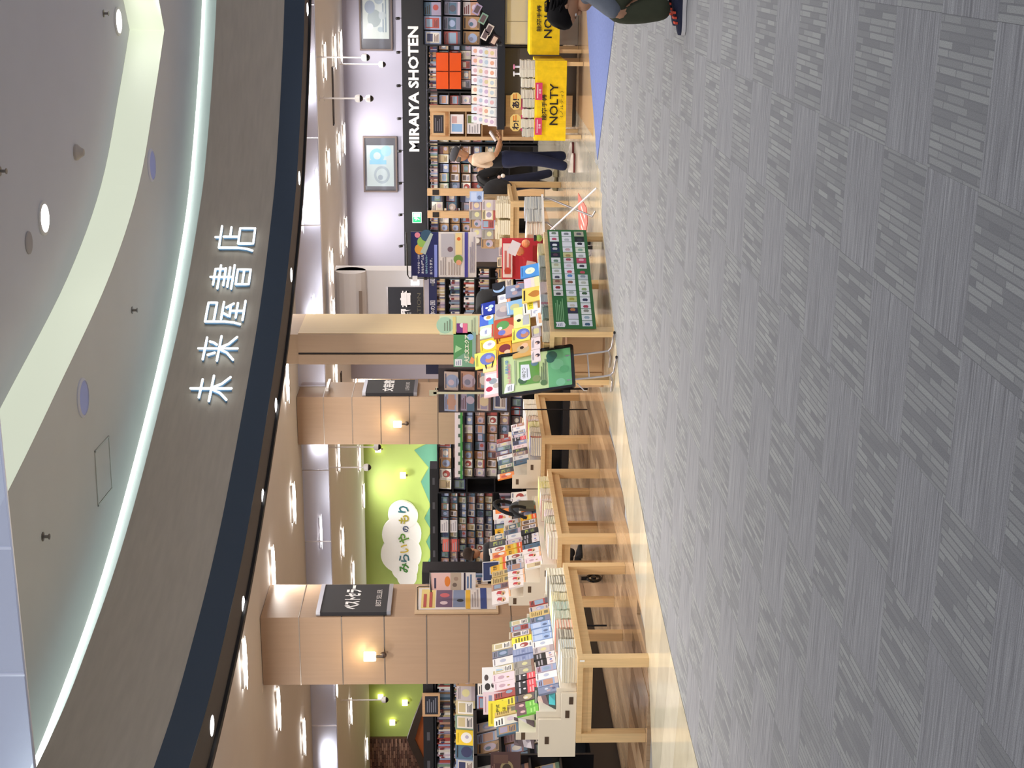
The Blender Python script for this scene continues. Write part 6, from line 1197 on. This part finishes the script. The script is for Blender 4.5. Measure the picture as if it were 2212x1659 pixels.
def person(label,loc,rz,J,headc,yaw,pitch,clothes,haircol,shoes,hands=(),long=0,cap=None,sc=1.0):
    """J: full body joints in local metres (faces +Y)"""
    t=thing('person',label,'person',loc,rz); t.scale=(sc,sc,sc)
    E_=[('pel','wai'),('wai','che'),('che','neck'),('neck','nk2'),('che','shL'),('shL','elL'),('elL','wrL'),('che','shR'),('shR','elR'),('elR','wrR'),('pel','hiL'),('hiL','knL'),('knL','anL'),('pel','hiR'),('hiR','knR'),('knR','anR')]
    V,Fs=skin_mesh(J,E_,None,1); m=MB(); m.mesh(V,Fs,SKN); Mh=head(m,headc,yaw,pitch); 
    for h in hands: hand(m,*h)
    m.build('body',M_SKIN,t,smooth=True)
    if cap: cap(Mh,t)
    else: hair(Mh,H(haircol),t,long)
    for nm,jn,ed,col_,grow,mt in clothes:
        JJ={}
        for n in jn:
            v=J[n] if n in J else None; g=grow.get(n,grow.get('*',.015)) if isinstance(grow,dict) else grow
            JJ[n]=(v[0],v[1],v[2],v[3]+g,(v[4] if len(v)>4 else v[3])+g)
        V,Fs=skin_mesh(JJ,ed,None,2); m=MB(); m.mesh(V,Fs,H(col_)); m.build(nm,mt,t,smooth=True)
    for s_ in shoes: m=MB(); shoe(m,*s_); m.build('shoe',M_CLOTH,t,smooth=False)
    return t
TOR=['pel','wai','che','neck','shL','elL','shR','elR']; ETOR=[('pel','wai'),('wai','che'),('che','neck'),('che','shL'),('shL','elL'),('che','shR'),('shR','elR')]
LEGJ=['pel','wai','hiL','knL','anL','hiR','knR','anR']; ELEG=[('pel','wai'),('pel','hiL'),('hiL','knL'),('knL','anL'),('pel','hiR'),('hiR','knR'),('knR','anR')]
ETORL=ETOR+[('elL','wrL'),('elR','wrR')]
# --- standing man, cream shirt, dark apron, navy trousers, reading
J={'pel':(0,-.01,.93,.12,.10),'wai':(0,-.01,1.08,.115,.095),'che':(0,-.03,1.30,.135,.105),'neck':(0,-.01,1.43,.06,.06),'nk2':(0,.02,1.49,.052,.055),
'shL':(-.17,-.02,1.36,.058),'elL':(-.21,.03,1.10,.043),'wrL':(-.10,.24,1.02,.030),'shR':(.17,-.02,1.36,.058),'elR':(.21,.03,1.10,.043),'wrR':(.10,.26,1.04,.030),
'hiL':(-.09,0,.86,.090),'knL':(-.10,.03,.48,.062),'anL':(-.10,.06,.10,.045),'hiR':(.09,0,.86,.090),'knR':(.12,-.03,.48,.062),'anR':(.13,-.12,.10,.045)}
def flatcap(Mh,t):
    m=MB(); m.lathe([(.088,.035),(.096,.06),(.098,.085),(.085,.115),(.05,.135),(0,.14)],18,H('4a4a50'),M=Mh@Matrix.Translation((0,-.01,0))@Matrix.Scale(1.12,4,(0,1,0))); m.ball((0,.09,.045),.055,H('444449'),M=Mh,n=12,sz=.22,sx=1.1); m.build('cap',M_CLOTH,t,smooth=True)
    m=MB(); m.ball((0,-.03,.0),.078,H('6a6460'),M=Mh,n=14,sz=.6,sy=.95); m.build('hair',M_HAIR,t,smooth=True)
man=person('person in cream short-sleeved top and grey cap reading beside the yellow cloth',(-2.93,19.75,0),R(-76),J,(0,.045,1.60),R(-8),R(-22),
 [('trousers',LEGJ,ELEG,'141c3c',{'*':.028,'pel':.02},M_CLOTH),('shirt',['wai','che','neck','shL','elL','shR','elR'],[('wai','che'),('che','neck'),('che','shL'),('shL','elL'),('che','shR'),('shR','elR')],'d8c0a8',{'*':.028,'neck':.012,'che':.035,'elL':.022,'elR':.022},M_CLOTH),('under_shirt',['pel','wai','che'],[('pel','wai'),('wai','che')],'12141c',{'pel':.03,'wai':.028,'che':.0},M_CLOTH)],
 '5a5654',[((-.10,.06,.004),R(5),H('d8d0c8'),H('6a3030')),((.13,-.12,.004),R(-8),H('d8d0c8'),H('6a3030'))],
 hands=[((-.10,.24,1.02),(.35,.9,.1),1,(.3,0,.9),.5),((.10,.26,1.04),(-.35,.9,.1),-1,(-.3,0,.9),.5)],cap=flatcap)
m=MB(); 
for s_ in(-1,1): m.box(0,.11*s_,0,.15,0,.012,H('ddd6de'),M=Matrix.Rotation(R(-14*s_),4,'Y')) if s_>0 else m.box(-.11,0,0,.15,0,.012,H('e4dee4'),M=Matrix.Rotation(R(14),4,'Y'))
o=m.build('open_book',M_PRINT); o.matrix_world=man.matrix_world@Matrix.Identity(4) if False else Matrix.Translation((-2.93,19.75,0))@Matrix.Rotation(R(-76),4,'Z')@Matrix.Translation((0,.27,1.08))@Matrix.Rotation(R(35),4,'X'); tag(o,'open booklet held by the standing person in the cream top','book')
# --- companion in black with dark rucksack bag
J2={'pel':(0,-.03,.86,.12,.10),'wai':(0,.0,1.0,.11,.095),'che':(0,.06,1.2,.13,.105),'neck':(0,.20,1.27,.055,.055),'nk2':(0,.27,1.28,.05,.05),
'shL':(-.16,.07,1.26,.055),'elL':(-.2,.14,1.02,.042),'wrL':(-.12,.30,.92,.03),'shR':(.16,.07,1.26,.055),'elR':(.2,.14,1.02,.042),'wrR':(.12,.30,.92,.03),
'hiL':(-.09,-.02,.80,.088),'knL':(-.1,.02,.45,.06),'anL':(-.1,-.02,.10,.043),'hiR':(.09,-.02,.8,.088),'knR':(.1,.05,.46,.06),'anR':(.1,.14,.1,.043)}
wom=person('person in black top and dark jeans leaning forward behind the reader, mostly hidden',(-3.78,22.9,0),R(-60),J2,(0,.36,1.33),R(0),R(-45),
 [('trousers',LEGJ,ELEG,'141a34',{'*':.025,'pel':.018},M_CLOTH),('top',TOR+['wrL','wrR'],ETORL,'0e0d12',{'*':.03,'neck':.015,'wrL':.014,'wrR':.014},M_CLOTH)],
 '1a1412',[((-.1,-.02,.004),R(5),H('8c8468'),H('4a4234')),((.1,.14,.004),R(-5),H('8c8468'),H('4a4234'),.27,.048,R(0))],hands=[((-.12,.3,.92),(.2,.8,-.5),1,(1,0,0),.7),((.12,.3,.92),(-.2,.8,-.5),-1,(-1,0,0),.7)],long=0)
t=thing('shoulder_bag','dark grey soft bag with a white charm behind the reader, below the black top','bag')
m=MB(); m.ball((-3.80,22.2,1.0),.2,H('26262a'),n=16,sx=1.0,sy=.5,sz=1.25); m.build('body',M_CLOTH,t,smooth=True)
m=MB(); m.tube([(-3.72,22.2,1.22),(-3.66,22.25,1.32),(-3.6,22.4,1.34),(-3.6,22.6,1.3)],.012,H('1a1a1e'),6); m.build('strap',M_CLOTH,t)
m=MB(); m.ball((-3.56,22.2,.93),.035,H('ece6e0'),n=10); m.ball((-3.58,22.2,.99),.028,H('d8b8b0'),n=10); m.build('charm',M_CLOTH,t,smooth=True)
# --- browsing person in black behind the fair table
J3=dict(J2); 
p3=person('person in black with black hair bending over the shelves behind the fair table',(-4.66,18.6,0),R(75),J2,(0,.36,1.33),R(0),R(-45),
 [('trousers',LEGJ,ELEG,'0c0c12',{'*':.025,'pel':.018},M_CLOTH),('coat',TOR+['wrL','wrR'],ETORL,'0b0b10',{'*':.05,'neck':.02,'wrL':.02,'wrR':.02},M_CLOTH)],
 '0e0c0e',[((-.1,-.02,.004),0,H('1a1a1e'),H('0c0c0c')),((.1,.14,.004),0,H('1a1a1e'),H('0c0c0c'))],hands=[((-.12,.3,.92),(.2,.8,-.3),1,(1,0,0),.6),((.12,.3,.92),(-.2,.8,-.3),-1,(-1,0,0),.6)],long=1,sc=1.03)
# --- person with brown hair by the comics
J4={k:tuple(v) for k,v in J.items()}
p4=person('person with dark brown hair and charcoal jacket facing the comic shelves',(-7.72,17.0,0),R(-15),J,(0,.04,1.60),R(0),R(-18),
 [('trousers',LEGJ,ELEG,'1c1c22',{'*':.028,'pel':.02},M_CLOTH),('jacket',TOR+['wrL','wrR'],ETORL,'26262b',{'*':.042,'neck':.02,'wrL':.02,'wrR':.02},M_CLOTH)],
 '2c201a',[((-.10,.06,.004),0,H('202024'),H('101010')),((.13,-.12,.004),0,H('202024'),H('101010'))],hands=[((-.10,.24,1.02),(.35,.9,.1),1,(.3,0,.9),.5),((.10,.26,1.04),(-.35,.9,.1),-1,(-.3,0,.9),.5)],sc=.9)
# --- crouching person at the right edge, faces left (-X)
J5={'pel':(0,-.22,.34,.13,.11),'wai':(0,-.16,.50,.12,.10),'che':(0,.06,.66,.13,.105),'neck':(0,.20,.70,.055,.055),'nk2':(0,.25,.71,.05,.052),
'shL':(-.17,.10,.66,.056),'elL':(-.20,.26,.46,.042),'wrL':(-.10,.14,.30,.03),'shR':(.17,.10,.66,.056),'elR':(.22,.24,.48,.042),'wrR':(.10,.12,.32,.03),
'hiL':(-.10,-.16,.34,.10),'knL':(-.13,.26,.50,.075),'anL':(-.12,.20,.10,.06),'hiR':(.10,-.16,.34,.10),'knR':(.13,.24,.48,.075),'anR':(.12,.16,.10,.06)}
p5=person('crouching person with black hair, grey tee, olive shorts and red laced sneakers',(-.23,10.28,0),R(88),J5,(0,.24,.82),R(15),R(-70),
 [('shorts',LEGJ,ELEG,'3a3d2c',{'*':.022,'pel':.02,'anL':.03,'anR':.03},M_CLOTH),('t_shirt',TOR,ETOR,'6a707c',{'*':.02,'neck':.012},M_CLOTH)],
 '0f0c0e',[((-.12,.20,.004),R(4),H('1c2038'),H('d8d4d4')),((.12,.16,.004),R(-6),H('1c2038'),H('d8d4d4'))],hands=[((-.10,.14,.30),(.3,-.3,-.9),1,(1,0,0),.8),((.10,.12,.32),(-.3,-.3,-.9),-1,(-1,0,0),.8)],long=1,sc=1.02)
m=MB()
for sx,y0 in ((-.12,.20),(.12,.16)):
    M=Matrix.Translation((sx,y0,.0)); 
    for k in range(3): m.box(-.046,.046,.03+k*.035,.045+k*.035,.075-k*.008,.098-k*.010,H('d8503a'),M=M)
m.build('red_laces',M_CLOTH,p5)
